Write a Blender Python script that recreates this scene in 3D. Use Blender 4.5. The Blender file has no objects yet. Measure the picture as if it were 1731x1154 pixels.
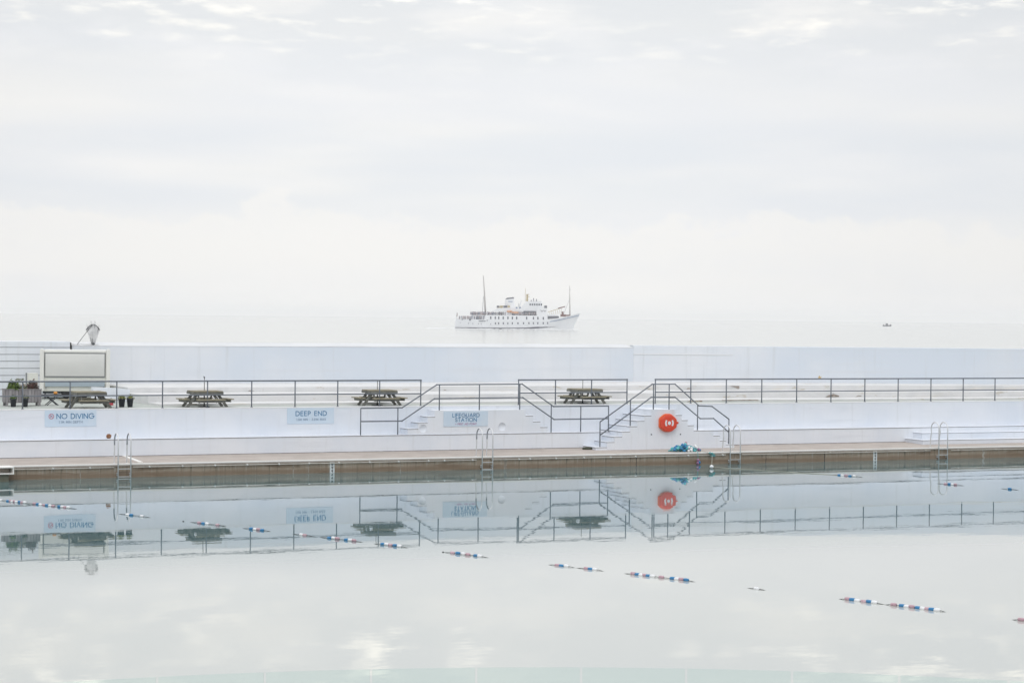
import bpy, bmesh, math, random
from mathutils import Vector, Matrix

# ------------------------------------------------------------------ camera
SC = bpy.context.scene
COL = SC.collection
F, H, RHO = 3558.0, 6.28, 0.010          # focal length in photo pixels, eye height above the pool, roll
PIT = 41.35 / F
cam_d = bpy.data.cameras.new('camera')
cam = bpy.data.objects.new('camera', cam_d); COL.objects.link(cam)
cam_d.sensor_fit = 'HORIZONTAL'; cam_d.sensor_width = 36.0; cam_d.lens = F / 1731 * 36
cam_d.clip_start = 0.5; cam_d.clip_end = 90000
fw = Vector((0, math.cos(PIT), -math.sin(PIT))); up0 = Vector((0, math.sin(PIT), math.cos(PIT)))
rt = Vector((1, 0, 0)) * math.cos(RHO) + up0 * math.sin(RHO)
up = up0 * math.cos(RHO) - Vector((1, 0, 0)) * math.sin(RHO)
m = Matrix.Identity(4)
for i in range(3):
    m[i][0], m[i][1], m[i][2] = rt[i], up[i], -fw[i]
m[2][3] = H
cam.matrix_world = m
SC.camera = cam

# ------------------------------------------------------------------ render settings
SC.render.engine = 'CYCLES'
SC.cycles.use_denoising = True
SC.cycles.max_bounces = 16; SC.cycles.transparent_max_bounces = 16; SC.cycles.volume_bounces = 14
SC.cycles.diffuse_bounces = 5; SC.cycles.glossy_bounces = 5; SC.cycles.transmission_bounces = 5
SC.view_settings.view_transform = 'Standard'; SC.view_settings.look = 'None'
SC.view_settings.exposure = 0.07; SC.view_settings.gamma = 1.0
SC.view_settings.use_curve_mapping = False

# ------------------------------------------------------------------ sky and sun
SUN_EL, SUN_AZ = math.radians(46), math.radians(182)     # behind the camera, veiled by cloud
W_ = bpy.data.worlds.new('World'); SC.world = W_; W_.use_nodes = True
nt = W_.node_tree; nt.nodes.clear()
def N(t, tree=None, **kw):
    n = (tree or nt).nodes.new(t)
    for k, v in kw.items(): setattr(n, k, v)
    return n
def L(a, b, tree=None): (tree or nt).links.new(a, b)
def MATH(op, a, b=None, c=None, tree=None, clamp=False):
    n = N('ShaderNodeMath', tree, operation=op); n.use_clamp = clamp
    for i, v in enumerate((a, b, c)):
        if v is None: continue
        if isinstance(v, (int, float)): n.inputs[i].default_value = v
        else: L(v, n.inputs[i], tree)
    return n.outputs[0]
def RAMP(x, lo, hi, a=0.0, b=1.0, tree=None, smooth=True):
    n = N('ShaderNodeMapRange', tree); n.interpolation_type = 'SMOOTHSTEP' if smooth else 'LINEAR'
    L(x, n.inputs[0], tree)
    for i, v in zip((1, 2, 3, 4), (lo, hi, a, b)): n.inputs[i].default_value = v
    return n.outputs[0]
def MIX(f, a, b, tree=None, mode='MIX'):
    n = N('ShaderNodeMix', tree, data_type='RGBA', blend_type=mode)
    if isinstance(f, (int, float)): n.inputs[0].default_value = f
    else: L(f, n.inputs[0], tree)
    for i, v in ((6, a), (7, b)):
        if isinstance(v, tuple): n.inputs[i].default_value = (*v, 1) if len(v) == 3 else v
        else: L(v, n.inputs[i], tree)
    return n.outputs[2]
def NOISE(vec, scale, detail=3, rough=0.5, tree=None, dist=0.0):
    n = N('ShaderNodeTexNoise', tree); n.inputs['Scale'].default_value = scale
    n.inputs['Detail'].default_value = detail; n.inputs['Roughness'].default_value = rough
    n.inputs['Distortion'].default_value = dist
    if vec is not None: L(vec, n.inputs['Vector'], tree)
    return n.outputs[0]
SKY_K = 0.1
sky = N('ShaderNodeTexSky'); sky.sky_type = 'NISHITA'; sky.sun_disc = False
sky.sun_elevation = SUN_EL; sky.sun_rotation = SUN_AZ; sky.air_density = 1.0; sky.dust_density = 1.5
tc = N('ShaderNodeTexCoord')
sep = N('ShaderNodeSeparateXYZ'); L(tc.outputs['Generated'], sep.inputs[0])
X_, Y_, Z_ = sep.outputs
az = MATH('ARCTAN2', X_, Y_)
el = MATH('ARCSINE', Z_)
def CV(sx, sz, off=0.0):
    c = N('ShaderNodeCombineXYZ')
    L(MATH('MULTIPLY_ADD', az, sx, off), c.inputs[0]); L(MATH('MULTIPLY', el, sz), c.inputs[1])
    c.inputs[2].default_value = off * 0.37
    return c.outputs[0]
deg = math.pi / 180
# the high layer of thin cloud: long streaks, a little lighter and darker
streak = NOISE(CV(9, 60, 3.0), 1.0, 5, 0.55)
streak2 = NOISE(CV(4, 26, 7.0), 1.0, 3, 0.5)
cl = MIX(RAMP(streak2, 0.35, 0.68), (0.845, 0.855, 0.875), (0.90, 0.893, 0.878))
cl = MIX(MATH('MULTIPLY', RAMP(streak, 0.45, 0.75), 0.45), cl, (0.95, 0.935, 0.915))
# bluish gap above the cumulus bank
gap = MATH('MULTIPLY', RAMP(el, 1.9 * deg, 3.6 * deg), RAMP(el, 4.6 * deg, 5.6 * deg, 1.0, 0.0))
gapn = MATH('MULTIPLY', gap, RAMP(NOISE(CV(5, 30, 1.0), 1.0, 3), 0.3, 0.6))
cl = MIX(MATH('MULTIPLY', gapn, 0.62), cl, (0.745, 0.785, 0.84))
# cumulus bank low over the sea: its upper outline is a lumpy line
outl = NOISE(CV(14, 20, 11.0), 1.0, 6, 0.6)
hgt = MATH('MULTIPLY_ADD', outl, 6.4 * deg, -0.55 * deg)
bank = RAMP(MATH('SUBTRACT', hgt, el), -0.16 * deg, 0.30 * deg)
fadeb = RAMP(MATH('SUBTRACT', hgt, el), 0.0, 2.2 * deg, 1.0, 0.35)
cl = MIX(MATH('MULTIPLY', bank, MATH('MULTIPLY', fadeb, 0.8)), cl, (0.905, 0.895, 0.878))
# thin bright openings higher up, warm
op = NOISE(CV(38, 150, 5.0), 1.0, 4, 0.55)
opm = NOISE(CV(7, 20, 9.0), 1.0, 2, 0.5)
hot = MATH('MULTIPLY', RAMP(op, 0.50, 0.78), RAMP(opm, 0.40, 0.62))
hot = MATH('MULTIPLY', hot, RAMP(el, 6.3 * deg, 7.8 * deg))
patchy = MATH('MULTIPLY', RAMP(NOISE(CV(11, 34, 21.0), 1.0, 4, 0.55), 0.42, 0.62, 1.0, 0.0), RAMP(el, 5.0 * deg, 9.0 * deg))
cl = MIX(MATH('MULTIPLY', patchy, 0.75), cl, (0.75, 0.775, 0.80))
cl = MIX(MATH('MULTIPLY', hot, 0.52), cl, (1.22, 1.17, 1.06))
cl = MIX(MATH('MULTIPLY', hot, RAMP(el, 7.9 * deg, 9.2 * deg, 0.0, 0.9)), cl, (1.75, 1.66, 1.48))
# brighter near the middle of the view, greyer to the sides
side = RAMP(MATH('ABSOLUTE', MATH('ADD', az, 0.03)), 0.05, 0.34, 1.0, 0.93)
cl = MIX(1.0, cl, side, mode='MULTIPLY')
# overcast light: the cloud is brighter higher up, most of all round the hidden sun
dotn = N('ShaderNodeVectorMath', operation='DOT_PRODUCT'); L(tc.outputs['Generated'], dotn.inputs[0])
dotn.inputs[1].default_value = (math.sin(SUN_AZ) * math.cos(SUN_EL), math.cos(SUN_AZ) * math.cos(SUN_EL), math.sin(SUN_EL))
glow = MATH('ADD', RAMP(dotn.outputs['Value'], -0.35, 1.0, 1.0, 1.08), RAMP(el, 10.5 * deg, 55 * deg, 0.0, 1.15))
cl = MIX(1.0, cl, glow, mode='MULTIPLY')
k = N('ShaderNodeVectorMath', operation='SCALE'); L(cl, k.inputs[0]); k.inputs['Scale'].default_value = 1.0 / SKY_K
# cloud thins overhead and behind the camera: more of the blue sky comes through
thin = MATH('MULTIPLY', RAMP(el, 14 * deg, 60 * deg, 0.0, 1.0), 0.30)
behind = MATH('MULTIPLY', RAMP(Y_, 0.25, -0.7, 0.0, 1.0), 0.34)
fac = MATH('MAXIMUM', MATH('SUBTRACT', 0.96, MATH('ADD', thin, behind)), 0.35)
skyc = MIX(fac, sky.outputs[0], k.outputs[0])
bg = N('ShaderNodeBackground'); L(skyc, bg.inputs[0]); bg.inputs[1].default_value = SKY_K
wo = N('ShaderNodeOutputWorld'); L(bg.outputs[0], wo.inputs[0])

sd = bpy.data.lights.new('sun', 'SUN'); sd.energy = 0.5; sd.angle = math.radians(25); sd.color = (1.0, 0.965, 0.90)
sun = bpy.data.objects.new('sun', sd); COL.objects.link(sun)
sdir = Vector((math.sin(SUN_AZ) * math.cos(SUN_EL), math.cos(SUN_AZ) * math.cos(SUN_EL), math.sin(SUN_EL)))
sun.rotation_euler = sdir.to_track_quat('Z', 'Y').to_euler(); sun.location = (0, 0, 60)

# ------------------------------------------------------------------ the frame of the pool: s along the far edge, n behind it, z up
TH = math.radians(24.3); P0 = 79.4
CU, SU = math.cos(TH), math.sin(TH)
def W(s, n, z): return Vector((CU * s - SU * (P0 + n), SU * s + CU * (P0 + n), z))
def ray(px, py):
    du, dv = px - 865.5, py - 577.0
    d = rt * du - up * dv + fw * F
    return d
def on_z(px, py, z0):
    """where the line of sight meets a level surface, in (s, n)"""
    d = ray(px, py); t = (z0 - H) / d.z
    return CU * d.x * t + SU * d.y * t, -SU * d.x * t + CU * d.y * t - P0

class MB:
    def __init__(self): self.v = []; self.f = []; self.sm = []
    def add(self, vs, fs, smooth=False):
        o = len(self.v); self.v += [tuple(p) for p in vs]
        self.f += [tuple(i + o for i in f) for f in fs]; self.sm += [smooth] * len(fs)
        return self
    def box(self, a, b, c, d, e, f):
        vs = [(x, y, z) for x in (a, b) for y in (c, d) for z in (e, f)]
        return self.add(vs, [(0, 1, 3, 2), (4, 6, 7, 5), (0, 4, 5, 1), (2, 3, 7, 6), (0, 2, 6, 4), (1, 5, 7, 3)])
    def obox(self, c, ax, ay, az_):
        c, ax, ay, az_ = map(Vector, (c, ax, ay, az_))
        vs = [c + ax * i + ay * j + az_ * k_ for i in (-1, 1) for j in (-1, 1) for k_ in (-1, 1)]
        return self.add(vs, [(0, 1, 3, 2), (4, 6, 7, 5), (0, 4, 5, 1), (2, 3, 7, 6), (0, 2, 6, 4), (1, 5, 7, 3)])
    def bar(self, p, q, w, t, side=(0, 1, 0)):
        p, q = Vector(p), Vector(q); d = (q - p); l = d.length; d.normalize()
        a = Vector(side); a = (a - d * a.dot(d)).normalized(); b = d.cross(a)
        return self.obox((p + q) / 2, d * l / 2, a * w / 2, b * t / 2)
    def tube(self, pts, r, seg=8, cap=True, closed=False):
        pts = [Vector(p) for p in pts]; n = len(pts); rs = r if isinstance(r, (list, tuple)) else [r] * n
        ref = None; vs = []
        for i, p in enumerate(pts):
            a = pts[i - 1] if (i > 0 or closed) else p
            b = pts[(i + 1) % n] if (i < n - 1 or closed) else p
            d1 = (p - a).normalized() if (p - a).length > 1e-9 else Vector()
            d2 = (b - p).normalized() if (b - p).length > 1e-9 else Vector()
            d = (d1 + d2)
            d = d.normalized() if d.length > 1e-6 else (d1 if d1.length else Vector((0, 0, 1)))
            if ref is None:
                ref = Vector((0, 0, 1)) if abs(d.z) < 0.9 else Vector((1, 0, 0))
            ref = (ref - d * ref.dot(d)).normalized(); bb = d.cross(ref)
            cs = max(0.5, math.sqrt(max(0.0, (1 + d1.dot(d2)) / 2))) if d1.length and d2.length else 1.0
            for j in range(seg):
                an = 2 * math.pi * j / seg
                vs.append(p + (ref * math.cos(an) + bb * math.sin(an)) * rs[i])
        fs = []
        for i in range(n if closed else n - 1):
            i2 = (i + 1) % n
            for j in range(seg):
                j2 = (j + 1) % seg
                fs.append((i * seg + j, i * seg + j2, i2 * seg + j2, i2 * seg + j))
        if cap and not closed:
            fs.append(tuple(range(seg))[::-1]); fs.append(tuple((n - 1) * seg + j for j in range(seg)))
        return self.add(vs, fs, True)
    def lathe(self, prof, seg=16, c=(0, 0, 0)):
        vs = [(c[0] + r * math.cos(2 * math.pi * j / seg), c[1] + r * math.sin(2 * math.pi * j / seg), c[2] + z) for r, z in prof for j in range(seg)]
        fs = [(i * seg + j, i * seg + (j + 1) % seg, (i + 1) * seg + (j + 1) % seg, (i + 1) * seg + j) for i in range(len(prof) - 1) for j in range(seg)]
        return self.add(vs, fs, True)
    def prism(self, poly, y0, y1, axis='y', smooth=False):
        """extrude a polygon in (x, z) from y0 to y1, or one in (x, y) from z0 to z1"""
        n = len(poly)
        if axis == 'y': vs = [(x, y0, z) for x, z in poly] + [(x, y1, z) for x, z in poly]
        else: vs = [(x, y, y0) for x, y in poly] + [(x, y, y1) for x, y in poly]
        fs = [tuple(range(n)), tuple(range(n, 2 * n))[::-1]] + [(i, (i + 1) % n, n + (i + 1) % n, n + i)[::-1] for i in range(n)]
        return self.add(vs, fs, smooth)
    def ball(self, c, rx, ry=None, rz=None, u=10, v=6):
        ry = ry or rx; rz = rz or rx
        vs = [(c[0], c[1], c[2] - rz)]
        for i in range(1, v):
            t = -math.pi / 2 + math.pi * i / v
            for j in range(u):
                a = 2 * math.pi * j / u
                vs.append((c[0] + rx * math.cos(t) * math.cos(a), c[1] + ry * math.cos(t) * math.sin(a), c[2] + rz * math.sin(t)))
        vs.append((c[0], c[1], c[2] + rz)); fs = []
        for j in range(u): fs.append((0, 1 + (j + 1) % u, 1 + j))
        for i in range(v - 2):
            for j in range(u):
                a, b = 1 + i * u + j, 1 + i * u + (j + 1) % u
                fs.append((a, b, b + u, a + u))
        last = len(vs) - 1
        for j in range(u): fs.append((last, 1 + (v - 2) * u + j, 1 + (v - 2) * u + (j + 1) % u))
        return self.add(vs, fs, True)
    def build(self, name, mat, parent=None, bevel=0.0, **props):
        me = bpy.data.meshes.new(name); me.from_pydata(self.v, [], self.f); me.materials.append(mat)
        me.polygons.foreach_set('use_smooth', self.sm)
        bm = bmesh.new(); bm.from_mesh(me); bmesh.ops.recalc_face_normals(bm, faces=bm.faces); bm.to_mesh(me); bm.free()
        o = bpy.data.objects.new(name, me); COL.objects.link(o)
        if parent: o.parent = parent
        if bevel:
            b = o.modifiers.new('bevel', 'BEVEL'); b.width = bevel; b.segments = 2; b.limit_method = 'ANGLE'; b.angle_limit = 0.6
        for k_, v_ in props.items(): o[k_] = v_
        return o
def tag(o, label=None, cat=None, group=None, kind=None):
    if label: o['label'] = label
    if cat: o['category'] = cat
    if group: o['group'] = group
    if kind: o['kind'] = kind
    return o
def thing(name, label, cat, s=None, n=0.0, z=0.0, rot=0.0, group=None, world=None):
    o = bpy.data.objects.new(name, None); COL.objects.link(o); o.empty_display_size = 0.3
    if world is None: o.location = W(s, n, z); o.rotation_euler = (0, 0, TH + rot)
    else: o.location = world; o.rotation_euler = (0, 0, rot)
    return tag(o, label, cat, group)
def copy_tree(o, parent=None):
    c = o.copy(); COL.objects.link(c)
    if parent: c.parent = parent
    for ch in list(o.children): copy_tree(ch, c)
    return c
def setting(name, mb, mat, kind='structure'):
    """a mesh given in (s, n, z) of the pool frame, placed at the frame's origin"""
    o = mb.build(name, mat); o.location = W(0, 0, 0); o.rotation_euler = (0, 0, TH)
    if kind: o['kind'] = kind
    return o

# ------------------------------------------------------------------ materials
def mat(name, col, rough=0.7, var=None, vscale=1.0, vlo=0.35, vhi=0.65, bump=0.0, bscale=20.0, metal=0.0, stretch=(1, 1, 1), spots=None, obvar=0.0, spec=0.5):
    M = bpy.data.materials.new(name); M.use_nodes = True; t = M.node_tree
    b = t.nodes['Principled BSDF']; b.inputs['Roughness'].default_value = rough; b.inputs['Metallic'].default_value = metal
    b.inputs['Specular IOR Level'].default_value = spec
    b.inputs['Base Color'].default_value = (*col, 1)
    tcn = N('ShaderNodeTexCoord', t); mp = N('ShaderNodeMapping', t); L(tcn.outputs['Object'], mp.inputs[0], t)
    mp.inputs['Scale'].default_value = stretch
    v = mp.outputs[0]; c = None
    if obvar:
        oi = N('ShaderNodeObjectInfo', t)
        off = N('ShaderNodeVectorMath', t, operation='ADD'); L(v, off.inputs[0], t)
        sc_ = N('ShaderNodeVectorMath', t, operation='SCALE'); sc_.inputs[0].default_value = (13, 7, 5); L(oi.outputs['Random'], sc_.inputs['Scale'], t)
        L(sc_.outputs[0], off.inputs[1], t); v = off.outputs[0]
    if var:
        c = MIX(RAMP(NOISE(v, vscale, 5, 0.6, t), vlo, vhi, tree=t), col, var, t)
    if spots:
        for (sc, lo, hi, colr, amt, st) in spots:
            mp2 = N('ShaderNodeMapping', t); L(tcn.outputs['Object'], mp2.inputs[0], t); mp2.inputs['Scale'].default_value = st
            c = MIX(MATH('MULTIPLY', RAMP(NOISE(mp2.outputs[0], sc, 6, 0.65, t), lo, hi, tree=t), amt, tree=t), c if c is not None else col, colr, t)
    if obvar:
        f = RAMP(oi.outputs['Random'], 0, 1, 1 - obvar, 1 + obvar, tree=t, smooth=False)
        c = MIX(1.0, c if c is not None else col, f, t, 'MULTIPLY')
    if c is not None: L(c, b.inputs['Base Color'], t)
    if bump:
        bn = N('ShaderNodeBump', t); bn.inputs['Distance'].default_value = bump; bn.inputs['Strength'].default_value = 1.0
        L(NOISE(v, bscale, 4, 0.6, t), bn.inputs['Height'], t); L(bn.outputs[0], b.inputs['Normal'], t)
    return M
WHITE = (0.785, 0.812, 0.855)
M = {}
M['paint'] = mat('white_wall_paint', WHITE, 0.65, (0.715, 0.76, 0.825), 0.35, 0.35, 0.7, 0.004, 6,
                 spots=[(0.9, 0.50, 0.80, (0.66, 0.69, 0.735), 0.7, (0.25, 1, 2.2)), (1.2, 0.52, 0.75, (0.62, 0.64, 0.65), 0.5, (2.6, 1, 0.16)), (7.0, 0.735, 0.77, (0.42, 0.36, 0.28), 0.6, (1, 1, 1))])
M['seapaint'] = mat('sea_wall_paint', (0.755, 0.775, 0.80), 0.65, (0.655, 0.71, 0.775), 0.10, 0.36, 0.62, 0.004, 5,
                 spots=[(0.7, 0.48, 0.80, (0.66, 0.69, 0.725), 0.8, (0.15, 1, 3.2)), (1.4, 0.53, 0.76, (0.60, 0.625, 0.645), 0.55, (2.2, 1, 0.12)), (5.0, 0.745, 0.78, (0.42, 0.36, 0.28), 0.5, (1, 1, 1))])
M['cap'] = mat('bright_cap_paint', (0.76, 0.765, 0.765), 0.6, (0.70, 0.70, 0.695), 2.0, 0.5, 0.8)
M['seacap'] = mat('sea_wall_cap_paint', (0.68, 0.69, 0.70), 0.6, (0.61, 0.62, 0.63), 0.5, 0.4, 0.75)
M['tierpaint'] = mat('worn_white_paint', (0.69, 0.69, 0.685), 0.7, (0.62, 0.625, 0.625), 0.8, 0.4, 0.7, 0.005, 8,
                 spots=[(2.2, 0.60, 0.68, (0.50, 0.45, 0.37), 0.7, (0.5, 0.5, 1.8)), (6.0, 0.66, 0.72, (0.30, 0.26, 0.20), 0.75, (0.8, 1, 1.6)), (1.5, 0.55, 0.75, (0.68, 0.62, 0.52), 0.5, (0.3, 1, 2))])
M['deck'] = mat('grey_green_deck', (0.38, 0.41, 0.375), 0.75, (0.45, 0.475, 0.44), 0.9, 0.35, 0.65, 0.003, 25,
                 spots=[(3.0, 0.58, 0.72, (0.40, 0.40, 0.36), 0.6, (0.5, 1, 1))])
M['walk'] = mat('beige_concrete', (0.405, 0.355, 0.315), 0.8, (0.47, 0.415, 0.37), 1.2, 0.35, 0.65, 0.004, 30,
                 spots=[(2.0, 0.60, 0.75, (0.33, 0.30, 0.27), 0.6, (0.4, 1, 1))])
M['coping'] = mat('coping_concrete', (0.36, 0.31, 0.265), 0.8, (0.43, 0.38, 0.34), 1.5, 0.35, 0.65, 0.004, 20,
                 spots=[(1.2, 0.55, 0.7, (0.27, 0.235, 0.20), 0.7, (0.5, 1, 2))])
M['nosing'] = mat('white_edge_paint', (0.84, 0.82, 0.78), 0.6, (0.70, 0.67, 0.63), 2.0, 0.58, 0.8)
def poolwall_mat():
    M_ = mat('stained_pool_wall', (0.30, 0.24, 0.18), 0.75, (0.37, 0.305, 0.235), 1.0, 0.35, 0.65, 0.006, 12,
             spots=[(1.6, 0.5, 0.66, (0.42, 0.38, 0.32), 0.8, (5.5, 1, 0.22)), (1.5, 0.52, 0.66, (0.13, 0.115, 0.085), 0.8, (4.0, 1, 0.3)), (1.1, 0.5, 0.65, (0.17, 0.115, 0.07), 0.75, (0.35, 1, 3.5)), (0.9, 0.62, 0.66, (0.50, 0.47, 0.42), 0.8, (7, 1, 0.05))])
    t = M_.node_tree; b = t.nodes['Principled BSDF']; src = b.inputs['Base Color'].links[0].from_socket
    tcn = N('ShaderNodeTexCoord', t); sp = N('ShaderNodeSeparateXYZ', t); L(tcn.outputs['Object'], sp.inputs[0], t)
    zz = MATH('ADD', sp.outputs[2], MATH('MULTIPLY', NOISE(tcn.outputs['Object'], 1.3, 4, 0.6, t), 0.10, tree=t), tree=t)
    band = MATH('MULTIPLY', RAMP(zz, 0.02, 0.10, tree=t), RAMP(zz, 0.17, 0.30, 1, 0, tree=t), tree=t)
    c = MIX(MATH('MULTIPLY', band, 0.7, tree=t), src, (0.20, 0.142, 0.092), t)
    c = MIX(RAMP(zz, 0.08, 0.0, 0.0, 0.8, tree=t), c, (0.09, 0.105, 0.075), t)
    L(c, b.inputs['Base Color'], t); return M_
M['poolwall'] = poolwall_mat()
M['joint_or_shade'] = mat('dark_joint', (0.05, 0.045, 0.04), 0.9)
M['line'] = mat('shade_strip', (0.20, 0.19, 0.20), 0.9, (0.50, 0.49, 0.50), 2.0, 0.5, 0.75)  # shade under nosings and along the wall foot, put into the colour
M['lime'] = mat('lime_streak', (0.42, 0.39, 0.34), 0.9, (0.25, 0.22, 0.18), 6.0, 0.4, 0.6)
M['pipe'] = mat('worn_white_pipe', (0.62, 0.58, 0.52), 0.5, (0.45, 0.41, 0.36), 3.0, 0.5, 0.7)
M['bracket'] = mat('white_plastic_bracket', (0.75, 0.75, 0.72), 0.5)
M['rail'] = mat('grey_blue_rail_paint', (0.125, 0.145, 0.175), 0.45, (0.17, 0.185, 0.20), 3.0, 0.45, 0.7)
M['steel'] = mat('stainless_steel', (0.72, 0.725, 0.73), 0.38, metal=0.6)
M['rung'] = mat('pale_steel_rung', (0.62, 0.63, 0.63), 0.45, metal=0.6)
M['grip'] = mat('grey_ladder_grip', (0.30, 0.32, 0.35), 0.6)
M['board'] = mat('pale_blue_sign_board', (0.58, 0.69, 0.80), 0.5, (0.62, 0.71, 0.80), 1.0, 0.4, 0.6)
M['blue_ink'] = mat('blue_lettering', (0.045, 0.20, 0.39), 0.6)
M['grey_ink'] = mat('blue_grey_lettering', (0.16, 0.25, 0.36), 0.6)
M['red_ink'] = mat('red_lettering', (0.55, 0.10, 0.17), 0.6)
M['violet_ink'] = mat('violet_lettering', (0.42, 0.20, 0.36), 0.6)
M['orange'] = mat('orange_red_plastic', (0.74, 0.060, 0.026), 0.42, (0.68, 0.075, 0.032), 4, 0.4, 0.7)
M['orange_rim'] = mat('orange_plastic_rim', (0.80, 0.15, 0.045), 0.45)
M['white_print'] = mat('white_print', (0.80, 0.80, 0.82), 0.5)
M['wood'] = mat('weathered_grey_timber', (0.125, 0.127, 0.115), 0.85, (0.20, 0.20, 0.18), 3, 0.35, 0.65, 0.004, 30, stretch=(1, 1, 1), obvar=0.22)
M['woodtop'] = mat('lichen_timber', (0.25, 0.22, 0.15), 0.85, (0.31, 0.28, 0.20), 3, 0.35, 0.65, 0.004, 30, obvar=0.2)
M['plank'] = mat('silvered_planter_board', (0.25, 0.235, 0.245), 0.85, (0.31, 0.295, 0.30), 2, 0.35, 0.65, 0.004, 20, stretch=(6, 6, 0.8), obvar=0.16)
M['iron'] = mat('dark_iron', (0.05, 0.055, 0.065), 0.6)
M['cream'] = mat('cream_trailer_shell', (0.73, 0.73, 0.67), 0.38, (0.69, 0.695, 0.64), 0.8, 0.4, 0.7)
M['cream_light'] = mat('pale_trailer_moulding', (0.78, 0.775, 0.73), 0.35)
M['hatch'] = mat('grey_white_hatch', (0.67, 0.67, 0.64), 0.4, (0.63, 0.635, 0.61), 0.7, 0.4, 0.7)
M['hatchframe'] = mat('grey_rubber_frame', (0.23, 0.24, 0.25), 0.6)
M['counter'] = mat('blue_grey_counter', (0.36, 0.43, 0.48), 0.45)
M['tyre'] = mat('black_tyre', (0.03, 0.03, 0.032), 0.8)
M['pot'] = mat('black_plastic_pot', (0.035, 0.04, 0.05), 0.5)
M['soil'] = mat('dark_soil', (0.04, 0.03, 0.022), 0.95)
M['leaf_green'] = mat('bright_green_leaf', (0.13, 0.20, 0.025), 0.6, (0.045, 0.085, 0.015), 6, 0.35, 0.65)
M['leaf_red'] = mat('red_brown_leaf', (0.13, 0.055, 0.045), 0.6, (0.05, 0.035, 0.03), 6, 0.35, 0.65)
M['leaf_pale'] = mat('pale_grey_green_leaf', (0.24, 0.25, 0.15), 0.65, (0.13, 0.15, 0.08), 6, 0.35, 0.65)
M['leaf_yellow'] = mat('yellow_green_leaf', (0.33, 0.31, 0.06), 0.6, (0.14, 0.17, 0.04), 8, 0.35, 0.65)
M['flower'] = mat('pale_pink_flower', (0.65, 0.45, 0.40), 0.6)
M['stone'] = mat('rusty_stone', (0.22, 0.10, 0.05), 0.9, (0.33, 0.17, 0.09), 9, 0.35, 0.65, 0.02, 20)
M['fan'] = mat('pale_fan_cloth', (0.72, 0.72, 0.72), 0.7, (0.58, 0.585, 0.59), 4, 0.4, 0.65)
M['fan_dark'] = mat('dark_fan_frame', (0.06, 0.065, 0.07), 0.5)
M['rope_teal'] = mat('teal_rope', (0.08, 0.40, 0.43), 0.7, (0.12, 0.46, 0.47), 10, 0.35, 0.65)
M['rope_dark'] = mat('wet_rope', (0.07, 0.075, 0.07), 0.7)
M['rope_pale'] = mat('pale_rope', (0.40, 0.40, 0.33), 0.8)
M['fl_blue'] = mat('blue_float', (0.03, 0.20, 0.42), 0.35)
M['fl_white'] = mat('white_float', (0.82, 0.83, 0.84), 0.35)
M['fl_red'] = mat('faded_red_float', (0.47, 0.30, 0.345), 0.4, (0.57, 0.40, 0.44), 6, 0.4, 0.6)
M['fl_teal'] = mat('teal_float', (0.10, 0.46, 0.50), 0.4)
M['fl_purple'] = mat('purple_float', (0.33, 0.16, 0.30), 0.4)
M['gauge'] = mat('white_depth_gauge', (0.66, 0.70, 0.70), 0.5, (0.5, 0.53, 0.52), 6, 0.5, 0.7)
M['bare'] = mat('bare_render_patch', (0.36, 0.32, 0.28), 0.9, (0.24, 0.20, 0.17), 6, 0.4, 0.6)
M['rust'] = mat('rusty_edge', (0.27, 0.19, 0.14), 0.9, (0.40, 0.35, 0.30), 5, 0.4, 0.6)
M['ochre'] = mat('ochre_patch', (0.55, 0.38, 0.16), 0.9, (0.62, 0.52, 0.36), 8, 0.4, 0.6)
M['weed'] = mat('dark_weed', (0.06, 0.065, 0.045), 0.9)
M['redp'] = mat('red_plastic', (0.50, 0.05, 0.07), 0.5)
M['orangep'] = mat('orange_plastic', (0.75, 0.33, 0.06), 0.5)
M['terrace'] = mat('terrace_paving', (0.42, 0.41, 0.39), 0.8, (0.36, 0.35, 0.33), 2, 0.4, 0.6)
M['ship_white'] = mat('ship_white_paint', (0.84, 0.85, 0.87), 0.5, (0.80, 0.815, 0.84), 0.15, 0.4, 0.7, stretch=(1, 1, 0.2))
M['ship_grey'] = mat('ship_dark_glass', (0.07, 0.08, 0.11), 0.3)
M['ship_shade'] = mat('ship_dark_grey', (0.16, 0.165, 0.19), 0.7)
M['ship_boot'] = mat('ship_boot_stripe', (0.10, 0.10, 0.13), 0.6)
M['ship_beige'] = mat('ship_buff_paint', (0.50, 0.42, 0.26), 0.6)
M['ship_orange'] = mat('lifeboat_orange', (0.62, 0.33, 0.19), 0.5)
M['ship_mast'] = mat('ship_mast_paint', (0.50, 0.475, 0.46), 0.6)
M['ship_brown'] = mat('ship_winch_brown', (0.22, 0.13, 0.12), 0.7)
M['ship_blue'] = mat('ship_blue_grey', (0.20, 0.27, 0.40), 0.6)
M['foam'] = mat('white_foam', (0.82, 0.83, 0.83), 0.9)
M['person_dark'] = mat('passenger_clothes', (0.13, 0.15, 0.22), 0.8, (0.42, 0.33, 0.33), 0.45, 0.42, 0.58)

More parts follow.
